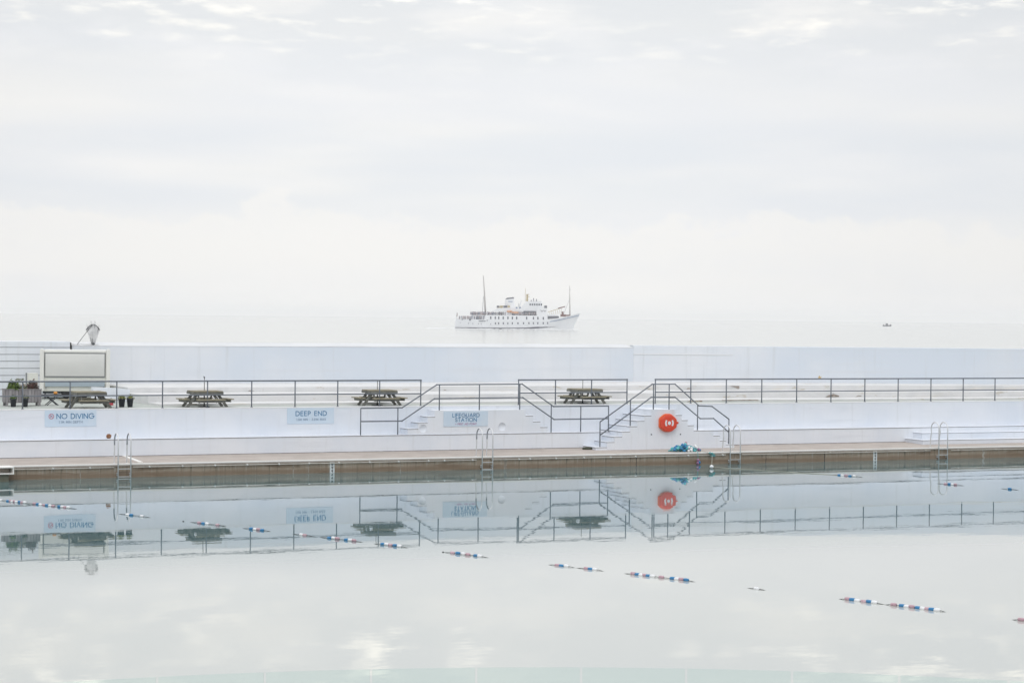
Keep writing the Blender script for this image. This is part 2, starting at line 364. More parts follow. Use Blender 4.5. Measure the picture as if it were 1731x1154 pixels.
def water(name, near, far, y0, y1, bumps, rough=0.0, ior=1.333):
    Mt = bpy.data.materials.new(name); Mt.use_nodes = True; t = Mt.node_tree; b = t.nodes['Principled BSDF']
    b.inputs['Roughness'].default_value = rough; b.inputs['IOR'].default_value = ior
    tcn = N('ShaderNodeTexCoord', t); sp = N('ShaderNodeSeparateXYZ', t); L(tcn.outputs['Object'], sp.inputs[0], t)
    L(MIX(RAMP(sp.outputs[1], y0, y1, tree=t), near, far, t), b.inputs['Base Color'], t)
    prev = None
    for (sc, st, dist, det) in bumps:
        mp = N('ShaderNodeMapping', t); mp.inputs['Scale'].default_value = st; L(tcn.outputs['Object'], mp.inputs[0], t)
        bn = N('ShaderNodeBump', t); bn.inputs['Distance'].default_value = dist
        L(NOISE(mp.outputs[0], sc, det, 0.5, t), bn.inputs['Height'], t)
        if prev: L(prev, bn.inputs['Normal'], t)
        prev = bn.outputs[0]
    L(prev, b.inputs['Normal'], t)
    return Mt
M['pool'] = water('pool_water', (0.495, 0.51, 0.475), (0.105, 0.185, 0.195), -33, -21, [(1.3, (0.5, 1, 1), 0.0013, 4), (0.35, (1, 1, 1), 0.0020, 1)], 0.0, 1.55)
M['sea'] = water('sea_water', (0.55, 0.56, 0.53), (0.55, 0.56, 0.53), 0, 1, [(0.25, (0.5, 1, 1), 0.10, 6)], 0.14)

# ------------------------------------------------------------------ sea, pool, haze
SEA_Z = -0.30
R_ = 12000
o = MB().add([(-R_, -200, SEA_Z), (R_, -200, SEA_Z), (R_, R_, SEA_Z), (-R_, R_, SEA_Z)], [(0, 1, 2, 3)]).build('sea', M['sea'], kind='structure')
S0, S1 = -40.0, 125.0
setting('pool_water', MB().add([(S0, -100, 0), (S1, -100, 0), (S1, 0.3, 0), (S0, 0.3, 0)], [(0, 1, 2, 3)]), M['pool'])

HAZE = bpy.data.materials.new('haze_air'); HAZE.use_nodes = True; ht = HAZE.node_tree; ht.nodes.clear()
pv = N('ShaderNodeVolumePrincipled', ht); pv.inputs['Color'].default_value = (1.0, 1.0, 1.0, 1); pv.inputs['Density'].default_value = 0.00013; pv.inputs['Anisotropy'].default_value = 0.35
ho = N('ShaderNodeOutputMaterial', ht); L(pv.outputs[0], ho.inputs['Volume'], ht)
hz = MB().box(-R_ - 50, R_ + 50, -250, R_ + 50, SEA_Z - 1.2, 33.0).build('haze', HAZE, kind='stuff')

# ------------------------------------------------------------------ the far side of the pool, from the water up
DECK, LEDGE, COPE = 2.44, 1.29, 0.52
WB = 0.60                                                     # back of the walkway
# pool wall with its joints and lime streaks
pw = thing('pool_wall', 'brown stained concrete wall of the far pool side rising out of the water', 'pool wall', 40, 0, 0)
MB().box(S0 - 40, S1 - 40, 0, 0.30, -1.4, 0.44).build('wall_face', M['poolwall'], pw)
for s_, w_, mm in ((41.72, 0.035, 'joint_or_shade'), (48.12, 0.03, 'joint_or_shade'), (51.14, 0.045, 'joint_or_shade'), (35.62, 0.13, 'lime'), (59.74, 0.10, 'lime'), (26.4, 0.03, 'lime'), (27.05, 0.02, 'lime'), (30.95, 0.03, 'lime'), (17.95, 0.03, 'lime'), (66.5, 0.04, 'joint_or_shade')):
    rr = random.Random(int(s_ * 10)); pts = []
    for i in range(9): pts.append((s_ - 40 + rr.uniform(-0.35, 0.35) * w_ - w_ / 2, 0.43 - i * 0.0543))
    poly = pts + [(x + w_ * rr.uniform(0.7, 1.2), z) for x, z in pts[::-1]]
    MB().prism(poly, -0.004, 0.01).build('joint_or_shade' if mm == 'joint_or_shade' else 'lime_streak', M[mm], pw)
cp = thing('coping', 'beige concrete coping with white painted edge along the far pool side', 'coping', 40, 0, 0.44)
MB().box(S0 - 40, S1 - 40, -0.05, 0.55, 0.002, 0.078).build('slab', M['coping'], cp)
MB().box(S0 - 40, S1 - 40, -0.056, 0.16, 0.045, 0.088).build('white_nosing', M['nosing'], cp)
setting('walkway', MB().add([(S0, 0.551, COPE), (S1, 0.551, COPE), (S1, 3.3, WB), (S0, 3.3, WB)], [(0, 1, 2, 3)]), M['walk'])
ln = MB().prism([(20.33, 0.56), (20.50, 0.56), (20.50, 3.14), (20.33, 3.14)], 0.0, 0.03, 'z')
ln.v = [(x, y, z + 0.515 + 0.0291 * (y - 0.55)) for x, y, z in ln.v]
tag(setting('raised_strip', ln, M['nosing'], None), 'white painted raised strip crossing the walkway by the left ladder', 'strip')

# lower wall (its top is the ledge) and upper wall
lw = thing('lower_wall', 'low white painted wall behind the walkway carrying a narrow ledge', 'wall', 40, 3.15, WB)
MB().box(S0 - 40, S1 - 40, 0, 0.86, -0.25, LEDGE - WB - 0.045).build('wall_face', M['paint'], lw)
MB().box(S0 - 40, S1 - 40, -0.03, 0.855, LEDGE - WB - 0.022, LEDGE - WB).build('ledge', M['paint'], lw, 0.004)
MB().box(S0 - 40, S1 - 40, -0.008, 0.85, LEDGE - WB - 0.045, LEDGE - WB - 0.022).build('joint_or_shade', M['line'], lw)  # shadow under the ledge lip, built as a dark strip
MB().box(S0 - 40, S1 - 40, -0.004, 0.0, -0.02, 0.018).build('contact_shade', M['line'], lw)  # contact shadow along the wall foot, painted as a thin strip
uw = thing('upper_wall', 'tall white painted wall between the ledge and the sun deck', 'wall', 40, 4.0, LEDGE)
MB().box(S0 - 40, S1 - 40, 0, 0.35, -0.3, DECK - LEDGE - 0.03).build('wall_face', M['paint'], uw)
MB().box(S0 - 40, S1 - 40, -0.012, 0.36, DECK - LEDGE - 0.03, DECK - LEDGE + 0.012).build('kerb', M['cap'], uw, 0.006)

# sun deck
setting('deck', MB().box(S0, S1, 4.3, 40, 1.2, DECK), M['deck'])

# terraces of wide steps up to the sea wall
tr = thing('terrace_steps', 'wide shallow worn white concrete terraces between the sun deck and sea wall', 'steps', 22.6, 6.2, DECK)
SWN = 17.0
TL = [[(22.6, 6.2), (51, 5.85), (67, 5.25), (77, 4.95), (145, 4.9)], [(22.6, 7.95), (51, 7.6), (67, 6.6), (77, 5.35), (145, 5.3)],
      [(22.6, 11.5), (51, 11.0), (67, 8.6), (77, 5.95), (145, 5.9)], [(22.6, 17.6), (50.4, 17.6), (67.4, 11.5), (77, 7.2), (145, 7.2)]]
def tl(k_, s_):
    for (a, na), (b, nb_) in zip(TL[k_], TL[k_][1:]):
        if s_ <= b: return na + (nb_ - na) * (s_ - a) / (b - a)
    return TL[k_][-1][1]
for k_, z1 in ((0, 0.09), (1, 0.355), (2, 0.585)):
    poly = [(a - 22.6, b - 6.2) for a, b in TL[k_]] + [(a - 22.6, b - 6.2 + (0.1 if k_ < 2 else 0)) for a, b in TL[k_ + 1][::-1]]
    MB().prism(poly, -0.05, z1, 'z').build('tier', M['tierpaint'], tr, 0.012)
# end ramp closing the terraces on the left
MB().prism([(-1.6, 0.0), (0.02, 0.0), (0.02, 0.50), (-0.35, 0.56), (-1.6, 0.62)], 5.0, 5.35).build('end_wall', M['paint'], tr)
# patches of lost paint, each a thin scab edge standing in the riser
def patch(parent, pts, y, th, mt, nm='bare_patch'): MB().prism(pts, y - th, y + 0.02, 'y').build(nm, M[mt], parent)
def rn(x, k_=0): return tl(k_, x + 22.6) - 6.2
x = 53.0 - 22.6
patch(tr, [(x - .55, .545), (x - .1, .55), (x + .25, .553), (x + .7, .56), (x + .72, .54), (x + .4, .51), (x + .12, .45), (x - .05, .40), (x - .15, .455), (x - .3, .51)], rn(x, 2), 0.004, 'bare')
x = 47.9 - 22.6
patch(tr, [(x - .5, .0), (x - .35, .05), (x - .1, .035), (x + .2, .06), (x + .5, .03), (x + .6, 0)], rn(x), 0.004, 'rust')
x = 50.0 - 22.6
patch(tr, [(x - .75, .068), (x - .3, .05), (x + .2, .06), (x + .7, .045), (x + 1.25, .065), (x + 1.25, .084), (x - .75, .084)], rn(x), 0.02, 'rust')
x = 47.6 - 22.6
patch(tr, [(x - .2, .11), (x - .1, .17), (x + .1, .15), (x + .16, .11)], rn(x, 1), 0.012, 'bare')
x = 56.4 - 22.6
patch(tr, [(x - .55, .12), (x - .4, .2), (x - .1, .26), (x + .2, .18), (x + .75, .14), (x + .9, .12)], rn(x, 1), 0.012, 'bare')
for q in range(13):
    rr = random.Random(q + 3); x = rr.uniform(1, 44); w0 = rr.uniform(0.06, 0.2); zz = rr.choice([0.115, 0.14, 0.40])
    yy = rn(x, 1 if zz < 0.3 else 2); h0 = rr.uniform(0.02, 0.06)
    patch(tr, [(x - w0, zz), (x - w0 * .4, zz + h0), (x + w0 * .3, zz + h0 * .8), (x + w0, zz)], yy, 0.008, rr.choice(['bare', 'bare', 'rust']))

# sea wall: left length with a sloping bright cap, right length plain with a string line
sw = thing('sea_wall', 'long high white sea wall with bright sloping cap behind the picnic tables', 'sea wall', 21.36, SWN, DECK)
Ls = 50.4 - 21.36
MB().box(0, Ls, 0, 1.4, -0.3, 2.30).build('wall_face', M['seapaint'], sw)
cap = MB(); cap.add([(xx, y, z) for xx in (0.0, Ls) for y, z in ((-0.015, 2.30), (1.45, 2.30), (1.45, 2.47), (0.9, 2.46), (-0.015, 2.325))],
        [(0, 1, 2, 3, 4), (9, 8, 7, 6, 5)] + [(i, 5 + i, 5 + (i + 1) % 5, (i + 1) % 5) for i in range(5)])
cap.build('cap', M['seacap'], sw)
for (xx, w0, h0) in ((0.25, .22, .05), (0.75, .3, .07), (1.15, .18, .05), (0.05, .1, .1)):
    MB().ball((xx, 0.35, 2.37 + h0 * .2), w0, 0.22, h0, 8, 5).build('rubble', M['cap'], sw)
SB = math.atan2(10.9 - 17.0, 67.4 - 50.4)                     # the right hand length swings towards the pool
sr = thing('sea_wall', 'plain right hand length of the high sea wall, bluish white above the long railing', 'sea wall', 50.4, SWN, DECK, rot=SB)
Lr = 29.0
MB().box(0.004, Lr, 0.03, 1.4, -0.3, 2.43).build('wall_face', M['seapaint'], sr)
MB().box(0.006, 5.2, -0.005, 0.1, 1.97, 2.01).build('string_course', M['cap'], sr, 0.008)
wr = MB().box(0, 70, 0, 1.4, -0.3, 2.43).build('wall_face', M['seapaint'], sr); wr.rotation_euler = (0, 0, -SB); wr.location = (Lr - 0.3, 0.1, 0)
pt = [(9.75 + a, 3.31 - DECK + b) for a, b in ((-.05, -.02), (.02, .11), (.06, .02), (.12, .06), (.12, -.06), (.03, -.12), (-.02, -.1))]
patch(sr, pt, 0.03, 0.006, 'ochre', 'ochre_patch')

# boarded white wall on the far left
bw = thing('boarded_wall', 'white wall of broad horizontal courses at the far left behind the trailer', 'wall', 21.2, 16.6, DECK)
zs = [-0.1, 0.03, 0.34, 0.66, 0.97, 1.29, 1.61, 1.92, 2.24, 2.52]
for i in range(len(zs) - 1):
    MB().box(-34, 0, 0.012 * i, 1.6, zs[i] + 0.012, zs[i + 1] - 0.012).build('course', M['paint'], bw, 0.01)
MB().box(-34, -0.01, 0.16, 1.5, -0.2, 2.49).build('core', M['joint_or_shade'], bw)
MB().box(-0.03, 0.10, 0.3, 1.2, 1.4, 2.47).build('dark_gap', M['joint_or_shade'], bw)

# ------------------------------------------------------------------ stair blocks
def hollow(o, c, r):
    """cut a bowl-shaped hollow into the front of a block"""
    b = MB().ball(c, r, r * 0.62, r, 24, 14)
    me = bpy.data.meshes.new('bowl'); me.from_pydata(b.v, [], b.f); me.polygons.foreach_set('use_smooth', [True] * len(b.f))
    bm = bmesh.new(); bm.from_mesh(me); bmesh.ops.recalc_face_normals(bm, faces=bm.faces); bm.to_mesh(me); bm.free()
    t = bpy.data.objects.new('bowl', me); COL.objects.link(t); t.matrix_world = o.parent.matrix_basis @ Matrix.Identity(4)
    md = o.modifiers.new('hollow', 'BOOLEAN'); md.operation = 'DIFFERENCE'; md.solver = 'EXACT'; md.object = t
    bpy.context.view_layer.update()
    dg = bpy.context.evaluated_depsgraph_get()
    new = bpy.data.meshes.new_from_object(o.evaluated_get(dg)); o.modifiers.clear(); o.data = new
    bpy.data.objects.remove(t)
b1 = thing('lifeguard_platform', 'white lifeguard platform with steps up both sides, flush with the lower wall', 'platform', 36, 3.15, LEDGE)
def steps(par, s_list, n0, n1, zb, base_s, overhang):
    """s_list: (s0, s1, z) of every column; each is a step with a thin tread whose nosing overhangs the open side"""
    for (a, b, z, side) in s_list:
        nm = 'platform_block' if side == 0 else 'step'
        o_ = MB().box(a - base_s, b - base_s, n0, n1, zb, z - 0.045).build(nm, M['paint'], par)
        if side: MB().box(a - base_s - (0.008 if side < 0 else 0), b - base_s + (0.008 if side > 0 else 0), n0 + 0.004, n1, z - 0.045, z - 0.022).build('joint_or_shade', M['line'], o_)  # dark strip painted for the shade below each nosing
        else: MB().box(a - base_s, b - base_s, n0, n1, z - 0.045, z - 0.022).build('top_course', M['paint'], o_)
        lo = a - (overhang if side < 0 else 0); hi = b + (overhang if side > 0 else 0)
        MB().box(lo - base_s + (0.0015 if side else -0.01), hi - base_s - (0.0015 if side else -0.01), n0 - 0.003, n1, z - 0.022, z).build('tread', M['paint'], o_)
        yield o_
st1 = list(steps(b1, [(32.50, 32.98, 1.54 - LEDGE, -1), (32.98, 33.40, 1.79 - LEDGE, -1), (33.40, 33.74, 2.04 - LEDGE, -1), (33.74, 37.95, 2.29 - LEDGE, 0),
           (37.95, 38.30, 2.04 - LEDGE, 1), (38.30, 38.65, 1.79 - LEDGE, 1), (38.65, 39.0, 1.54 - LEDGE, 1)], -0.004, 0.86, -0.012, 36, 0.03))
hollow(st1[1], (33.19 - 36, -0.004, 1.48 - LEDGE + 0.06), 0.175)
hollow(st1[3], (36.85 - 36, -0.004, 1.565 - LEDGE), 0.18)
b2 = thing('stair_block', 'white concrete stair block standing out over the walkway under the lifebuoy housing', 'steps', 44, 1.95, 0.55)
Zb = 0.55
cols = [(40.75, 41.30, .70, -1), (41.30, 41.66, .92, -1), (41.66, 42.03, 1.14, -1), (42.03, 42.41, 1.36, -1), (42.41, 42.77, 1.59, -1), (42.77, 43.12, 1.82, -1), (43.12, 43.46, 2.05, -1),
        (43.46, 44.66, 2.29, 0), (44.66, 44.97, 2.06, 1), (44.97, 45.27, 1.83, 1), (45.27, 45.58, 1.60, 1), (45.58, 46.58, 1.36, 1), (46.58, 46.90, 1.13, 1), (46.90, 47.22, .90, 1), (47.22, 47.65, .73, 1)]
st2 = list(steps(b2, [(a, b, z - Zb, sd_) for a, b, z, sd_ in cols], 0.0, 2.06, -0.02, 44, 0.03))
MB().ball((40.62 - 44, 0.5, 0.06), 0.28, 0.22, 0.07, 10, 6).build('weed', M['weed'], b2)
for (a, b) in ((43.46, 1.21), (44.91, 1.20)):
    st = MB().ball((0, 0, 0), 0.028, 0.03, 0.028, 8, 6).build('wall_stud', M['iron']); st.location = W(a, 1.94, b); st.rotation_euler = (0, 0, TH)
    tag(st, 'small dark wall stud below the lifebuoy housing, ' + ('left of its centre' if a < 44 else 'right of its centre'), 'stud', 'studs under the lifebuoy housing')
# low wide steps on the right
ws = thing('wide_steps', 'two long low white steps below the ledge at the right end', 'steps', 57.5, 3.15, WB)
MB().box(0.12, S1 - 57.5, -1.42, 0.01, -0.2, 0.13).build('step', M['paint'], ws)
MB().box(0.08, S1 - 57.5, -1.45, 0.01, 0.145, 0.165).build('tread', M['paint'], ws.children[0], 0.006)
MB().box(0.115, S1 - 57.5, -1.425, 0.01, 0.13, 0.145).build('joint_or_shade', M['line'], ws.children[0])  # shade under the tread edge, coloured onto a thin strip
st_ = MB().box(0.58, S1 - 57.5, -0.70, 0.01, 0.13, 0.415).build('step', M['paint'], ws)
MB().box(0.54, S1 - 57.5, -0.73, 0.01, 0.43, 0.45).build('tread', M['paint'], st_, 0.006)

MB().box(0.575, S1 - 57.5, -0.705, 0.01, 0.415, 0.43).build('joint_or_shade', M['line'], st_)  # painted shade strip under the upper tread

# ------------------------------------------------------------------ platform edge at the far left
lp = thing('start_platform', 'white edged hollow platform end jutting over the pool at far left', 'platform', 13.2, 0, 0.28)
MB().box(-4, 2.08, -0.9, -0.056, 0.235, 0.275).build('top_slab', M['nosing'], lp, 0.006)
MB().box(-4, 2.08, -0.9, -0.056, 0.0, 0.04).build('bottom_slab', M['nosing'], lp, 0.006)
MB().box(2.04, 2.08, -0.88, -0.08, 0.04, 0.235).build('end_plate', M['nosing'], lp)
MB().box(-4, 2.0, -0.45, -0.40, 0.04, 0.235).build('back_panel', M['coping'], lp)
MB().box(-4, 1.9, -0.8, 0.02, -1.6, 0.0).build('pier', M['poolwall'], lp)

# ------------------------------------------------------------------ grab rails on the pool wall
br_s = {0: [16.9, 18.3], 1: [20.6, 21.9, 23.2, 24.5, 25.8, 27.05, 28.3, 29.6, 30.85, 32.15, 32.85, 34.1], 2: [35.0, 36.2, 36.7, 37.9, 39.2, 40.45, 41.65, 44.2, 45.9], 3: [47.4, 49.3, 51.4, 53.3, 55.4, 56.5], 4: [58.3, 60.4, 62.5, 64.6, 66.7, 68.8]}
lab = ['left of the first ladder', 'between the first ladder and the middle ladder', 'between the middle ladder and the third ladder', 'between the two right hand ladders', 'right of the last ladder']
for i, (a, b) in enumerate(((15.4, 19.22), (19.95, 34.28), (34.95, 46.05), (46.85, 56.75), (57.9, 74.0))):
    g = thing('grab_rail', 'thin pale grab rail on the pool wall ' + lab[i], 'rail', a, -0.07, 0.40, group='grab rails along the pool wall')
    MB().tube([(0, 0, 0), ((b - a) / 2, 0, -0.004), (b - a, 0, 0)], 0.02, 8).build('pipe', M['pipe'], g)
    for q in br_s[i]:
        MB().tube([(q - a, -0.035, 0), (q - a, 0.07, 0)], 0.036 if i < 3 else 0.03, 10).build('bracket', M['bracket' if i < 3 else 'pipe'], g)

# ------------------------------------------------------------------ railings
def railing(label, posts, s_from, s_to, ends):
    g = thing('railing', label, 'railing', posts[0], 4.12, DECK, group='railings along the front of the sun deck')
    x0 = posts[0]; top, mid = 1.10, 0.53
    for p in posts:
        MB().tube([(p - x0, 0, -0.02), (p - x0, 0, top)], 0.027, 10).build('post', M['rail'], g)
        MB().lathe([(0.055, 0.004), (0.055, 0.02), (0.03, 0.03)], 10, (p - x0, 0, 0.008)).build('foot', M['rail'], g)
    MB().tube([(s_from - x0, 0, top), (s_to - x0, 0, top)], 0.030, 10).build('top_rail', M['rail'], g)
    MB().tube([(s_from - x0, 0, mid), (s_to - x0, 0, mid)], 0.026, 10).build('middle_rail', M['rail'], g)
    for q in ends:
        for zz, r_ in ((top, 0.042), (mid, 0.036)): MB().ball((q - x0, 0, zz), r_, r_, r_, 8, 6).build('elbow', M['rail'], g)
railing('long grey railing on the left from the trailer to the lifeguard platform', [33.46 - 1.877 * i for i in range(14)][::-1], 33.46 - 1.877 * 13, 33.46, [33.46])
railing('short grey railing between the two stair blocks in front of a picnic table', [38.05, 39.83, 41.6, 43.37], 38.05, 43.37, [38.05, 43.37])
railing('long grey railing running off to the right above the stair block', [44.8, 46.62] + [48.47 + 1.877 * i for i in range(16)], 44.8, 48.47 + 1.877 * 15, [44.8])
def handrail(label, n, base, posts, lines):
    g = thing('handrail', label, 'handrail', base[0], n, base[1])
    for s_, z0, z1 in posts: MB().tube([(s_ - base[0], 0, z0 - base[1] - 0.01), (s_ - base[0], 0, z1 - base[1])], 0.026, 10).build('post', M['rail'], g)
    for k_, ln_ in enumerate(lines):
        pts = [(a - base[0], 0, b - base[1]) for a, b in ln_]
        MB().tube(pts, 0.028, 10).build('top_rail' if k_ == 0 else 'middle_rail', M['rail'], g)
        for p in pts[1:-1]: MB().ball(p, 0.036, 0.036, 0.036, 8, 6).build('elbow', M['rail'], g)
handrail('grey handrail over the lifeguard platform and down its steps to the ledge', 3.22, (36.0, LEDGE),
         [(30.41, 1.29, 2.41), (32.07, 1.29, 2.42), (33.95, 2.29, 3.38), (35.8, 2.29, 3.385), (37.70, 2.29, 3.39), (39.21, 1.29, 2.47), (40.64, 1.29, 2.42), (42.0, 1.29, 2.41)],
         [[(30.41, 2.41), (32.26, 2.42), (33.83, 3.38), (37.81, 3.39), (39.32, 2.41), (42.0, 2.41)], [(30.41, 1.86), (32.26, 1.86), (33.73, 2.79), (37.84, 2.81), (39.35, 1.85), (42.0, 1.86)]])
handrail('grey handrail up and over the stair block with the lifebuoy housing', 2.03, (44.0, 0.7),
         [(40.99, .70, 1.78), (42.46, 1.59, 2.72), (43.59, 2.29, 3.40), (44.37, 2.29, 3.40), (45.81, 1.36, 2.46), (47.41, .73, 1.83)],
         [[(40.99, 1.78), (43.52, 3.40), (44.66, 3.40), (45.87, 2.44), (46.53, 2.41), (47.41, 1.83)], [(40.99, 1.20), (43.48, 2.83), (44.66, 2.83), (45.95, 1.87), (46.62, 1.87), (47.41, 1.25)]])

# ------------------------------------------------------------------ pool ladders
def ladder(label, s0, gap, straight, rz):
    g = thing('pool_ladder', label, 'ladder', s0, -0.14, 0, group='ladders on the far pool side')
    back, topz, r = 0.62, 1.37, 0.30
    for x0 in (0, gap):
        pts = [(x0, 0, -0.9), (x0, 0, topz)]
        for i in range(1, 12):
            a = math.pi * i / 12; pts.append((x0, r - r * math.cos(a), topz + r * math.sin(a)))
        pts += [(x0, 2 * r, topz)]
        pts += [(x0, 2 * r, 0.98)] if straight else [(x0, 2 * r - 0.03, 1.15), (x0, 2 * r + 0.03, 0.97)]
        pts += [(x0, 2 * r + 0.06, 0.56), (x0, 2 * r + 0.06, 0.50)]
        st = MB().tube(pts, 0.025, 10).build('stringer', M['steel'], g)
        if straight:
            gp = pts[7:14] + [(x0, 2 * r, 1.22)]
            MB().tube(gp, 0.0275, 10).build('grip', M['grip'], st)
        MB().lathe([(0.0, 0.012), (0.05, 0.012), (0.05, 0.0)], 12, (x0, 2 * r + 0.06, 0.515)).build('foot_plate', M['steel'], st)
        for zz in (0.09, 0.16):
            MB().tube([(x0, 0.02, zz), (x0 - 0.005, 0.136, zz)], 0.022, 8).build('standoff', M['rung'], st)
            MB().ball((x0, 0.125, zz), 0.042, 0.02, 0.03, 8, 6).build('wall_disc', M['rung'], st)
    for zz in rz:
        MB().box(0, gap, -0.03, 0.03, zz - 0.014, zz + 0.014).build('rung', M['rung'], g, 0.004)
ladder('steel pool ladder at the left below the no diving sign', 19.36, 0.49, True, (.34, .04, -.25))
ladder('steel pool ladder in the middle below the lifeguard sign', 34.5, 0.47, True, (.30, .02, -.27))
ladder('steel pool ladder at the right foot of the stair block', 46.23, 0.50, False, (.47, .19, -.10))
ladder('steel pool ladder in front of the wide steps, furthest right', 57.16, 0.48, False, (.47, .20, -.10))

# ------------------------------------------------------------------ lettering: a plain geometric stroke alphabet, cap height 1
def arc(cx, cz, rx, rz, a0, a1, n=10):
    return [(cx + rx * math.cos(math.radians(a0 + (a1 - a0) * i / n)), cz + rz * math.sin(math.radians(a0 + (a1 - a0) * i / n))) for i in range(n + 1)]
GL = {'A': (.78, [[(0, 0), (.39, 1), (.78, 0)], [(.14, .33), (.64, .33)]]), 'D': (.72, [[(0, 0), (0, 1), (.25, 1)] + arc(.25, .5, .47, .5, 90, -90, 12) + [(0, 0)]]),
      'E': (.46, [[(.46, 1), (0, 1), (0, 0), (.46, 0)], [(0, .53), (.43, .53)]]), 'F': (.44, [[(.44, 1), (0, 1), (0, 0)], [(0, .52), (.40, .52)]]),
      'G': (.92, [arc(.5, .5, .5, .5, 45, 360, 18) + [(.55, .5)]]), 'I': (.0, [[(0, 0), (0, 1)]]), 'L': (.40, [[(0, 1), (0, 0), (.40, 0)]]),
      'N': (.72, [[(0, 0), (0, 1), (.72, 0), (.72, 1)]]), 'O': (1.0, [arc(.5, .5, .5, .5, 0, 360, 22)]),
      'P': (.48, [[(0, 0), (0, 1), (.22, 1)] + arc(.22, .73, .26, .27, 90, -90, 8) + [(0, .46)]]),
      'R': (.52, [[(0, 0), (0, 1), (.22, 1)] + arc(.22, .74, .26, .26, 90, -90, 8) + [(0, .48)], [(.2, .48), (.52, 0)]]),
      'S': (.46, [arc(.23, .76, .20, .24, 20, 270, 9) + arc(.23, .27, .23, .26, 90, -160, 9)]), 'T': (.56, [[(0, 1), (.56, 1)], [(.28, 1), (.28, 0)]]),
      'U': (.62, [[(0, 1), (0, .3)] + arc(.31, .31, .31, .31, 180, 360, 10) + [(.62, 1)]]), 'V': (.74, [[(0, 1), (.37, 0), (.74, 1)]]),
      'M': (.88, [[(0, 0), (.1, 1), (.44, .15), (.78, 1), (.88, 0)]]), 'X': (.64, [[(0, 0), (.64, 1)], [(0, 1), (.64, 0)]]), 'H': (.66, [[(0, 0), (0, 1)], [(.66, 0), (.66, 1)], [(0, .53), (.66, .53)]]),
      '1': (.22, [[(0, .82), (.2, 1), (.2, 0)]]), '2': (.48, [arc(.24, .74, .22, .26, 160, -35, 8) + [(0, 0), (.48, 0)]]), '5': (.46, [[(.42, 1), (.1, 1), (.05, .58)] + arc(.2, .32, .26, .32, 110, -150, 9)]),
      '.': (.02, [[(0, 0), (0, .06)]]), '-': (.3, [[(0, .42), (.3, .42)]]), '+': (.5, [[(0, .5), (.5, .5)], [(.25, .25), (.25, .75)]]), ' ': (.28, []),
      '0': (.56, [arc(.28, .5, .28, .5, 0, 360, 14)]), '9': (.5, [arc(.25, .7, .25, .3, 0, 360, 12), [(.5, .7), (.3, 0)]]), '4': (.5, [[(.38, 0), (.38, 1), (0, .3), (.5, .3)]])}
def stroke(mb, pts, w, y, th=0.003):
    for p, q in zip(pts, pts[1:]):
        p, q = Vector(p), Vector(q); d = q - p
        if d.length < 1e-6: continue
        d.normalize(); a = Vector((-d.y, d.x)) * w / 2; p = p - d * w * 0.35; q = q + d * w * 0.35
        quad = [p - a, q - a, q + a, p + a]
        mb.add([(c.x, y, c.y) for c in quad], [(0, 1, 2, 3)])
def text_width(txt, h, sp):
    return sum(GL[c][0] for c in txt) * h + sp * h * (len(txt) - 1)
def lettering(parent, txt, cx, z, h, w, y, mt, sp=0.30, width=None, name='lettering'):
    mb = MB(); tw = text_width(txt, h, sp); k_ = (width / tw) if width else 1.0; x = cx - tw * k_ / 2
    for c in txt:
        gw, lines = GL[c]
        for i_, l_ in enumerate(lines): stroke(mb, [(x + px * h * k_, z + pz * h) for px, pz in l_], w, y - 0.0006 * (i_ + 1))
        x += (gw + sp) * h * k_
    return mb.build(name, M[mt], parent)
def sign(label, s0, s1, z0, z1, n, tilt=0.0):
    g = thing('sign', label, 'sign', (s0 + s1) / 2, n, z0, group='pale blue notices on the white walls')
    MB().box(-(s1 - s0) / 2, (s1 - s0) / 2, -0.022, -0.002, 0, z1 - z0).build('board', M['board'], g, 0.003)
    for sx in (-1, 1):
        for zz in (0.04, z1 - z0 - 0.04): MB().ball((sx * ((s1 - s0) / 2 - 0.05), -0.022, zz), 0.013, 0.007, 0.013, 6, 4).build('screw', M['steel'], g)
    return g
Y = -0.026
sg = sign('pale blue notice reading NO DIVING with a red prohibition symbol', 17.42, 19.47, 1.76, 2.415, 4.0)
lettering(sg, 'NO DIVING', 0.18, 0.315, 0.19, 0.030, Y, 'blue_ink', 0.27, 1.47)
lettering(sg, '1.1M MIN DEPTH', 0.0, 0.135, 0.085, 0.014, Y, 'grey_ink', 0.30, 0.94, 'small_lettering')
ic = MB(); stroke(ic, arc(-0.77, 0.405, 0.095, 0.095, 0, 360, 20), 0.022, Y); stroke(ic, [(-0.835, 0.47), (-0.705, 0.34)], 0.02, Y - 0.0006); ic.build('prohibition_ring', M['red_ink'], sg)
ic = MB(); stroke(ic, [(-0.81, 0.36), (-0.77, 0.42), (-0.73, 0.44)], 0.022, Y + 0.001); stroke(ic, [(-0.77, 0.42), (-0.80, 0.45)], 0.02, Y + 0.0014); ic.build('diver_figure', M['grey_ink'], sg)
sg = sign('pale blue notice reading DEEP END on the upper wall', 27.45, 29.50, 1.755, 2.41, 4.0)
lettering(sg, 'DEEP END', 0.02, 0.335, 0.178, 0.030, Y, 'blue_ink', 0.30, 1.34)
lettering(sg, '1.5M MIN - 2.51M MAX', 0.02, 0.135, 0.082, 0.014, Y, 'grey_ink', 0.30, 1.28, 'small_lettering')
sg = sign('pale blue notice reading LIFEGUARD STATION on the platform front', 34.12, 36.17, 1.605, 2.245, 3.143)
lettering(sg, 'LIFEGUARD', 0.0, 0.40, 0.15, 0.026, Y, 'blue_ink', 0.27, 1.24)
lettering(sg, 'STATION', 0.0, 0.205, 0.15, 0.026, Y, 'blue_ink', 0.27, 0.97)
lettering(sg, '+ FIRST AID POINT', 0.0, 0.065, 0.075, 0.014, Y, 'violet_ink', 0.28, 0.98, 'small_lettering')

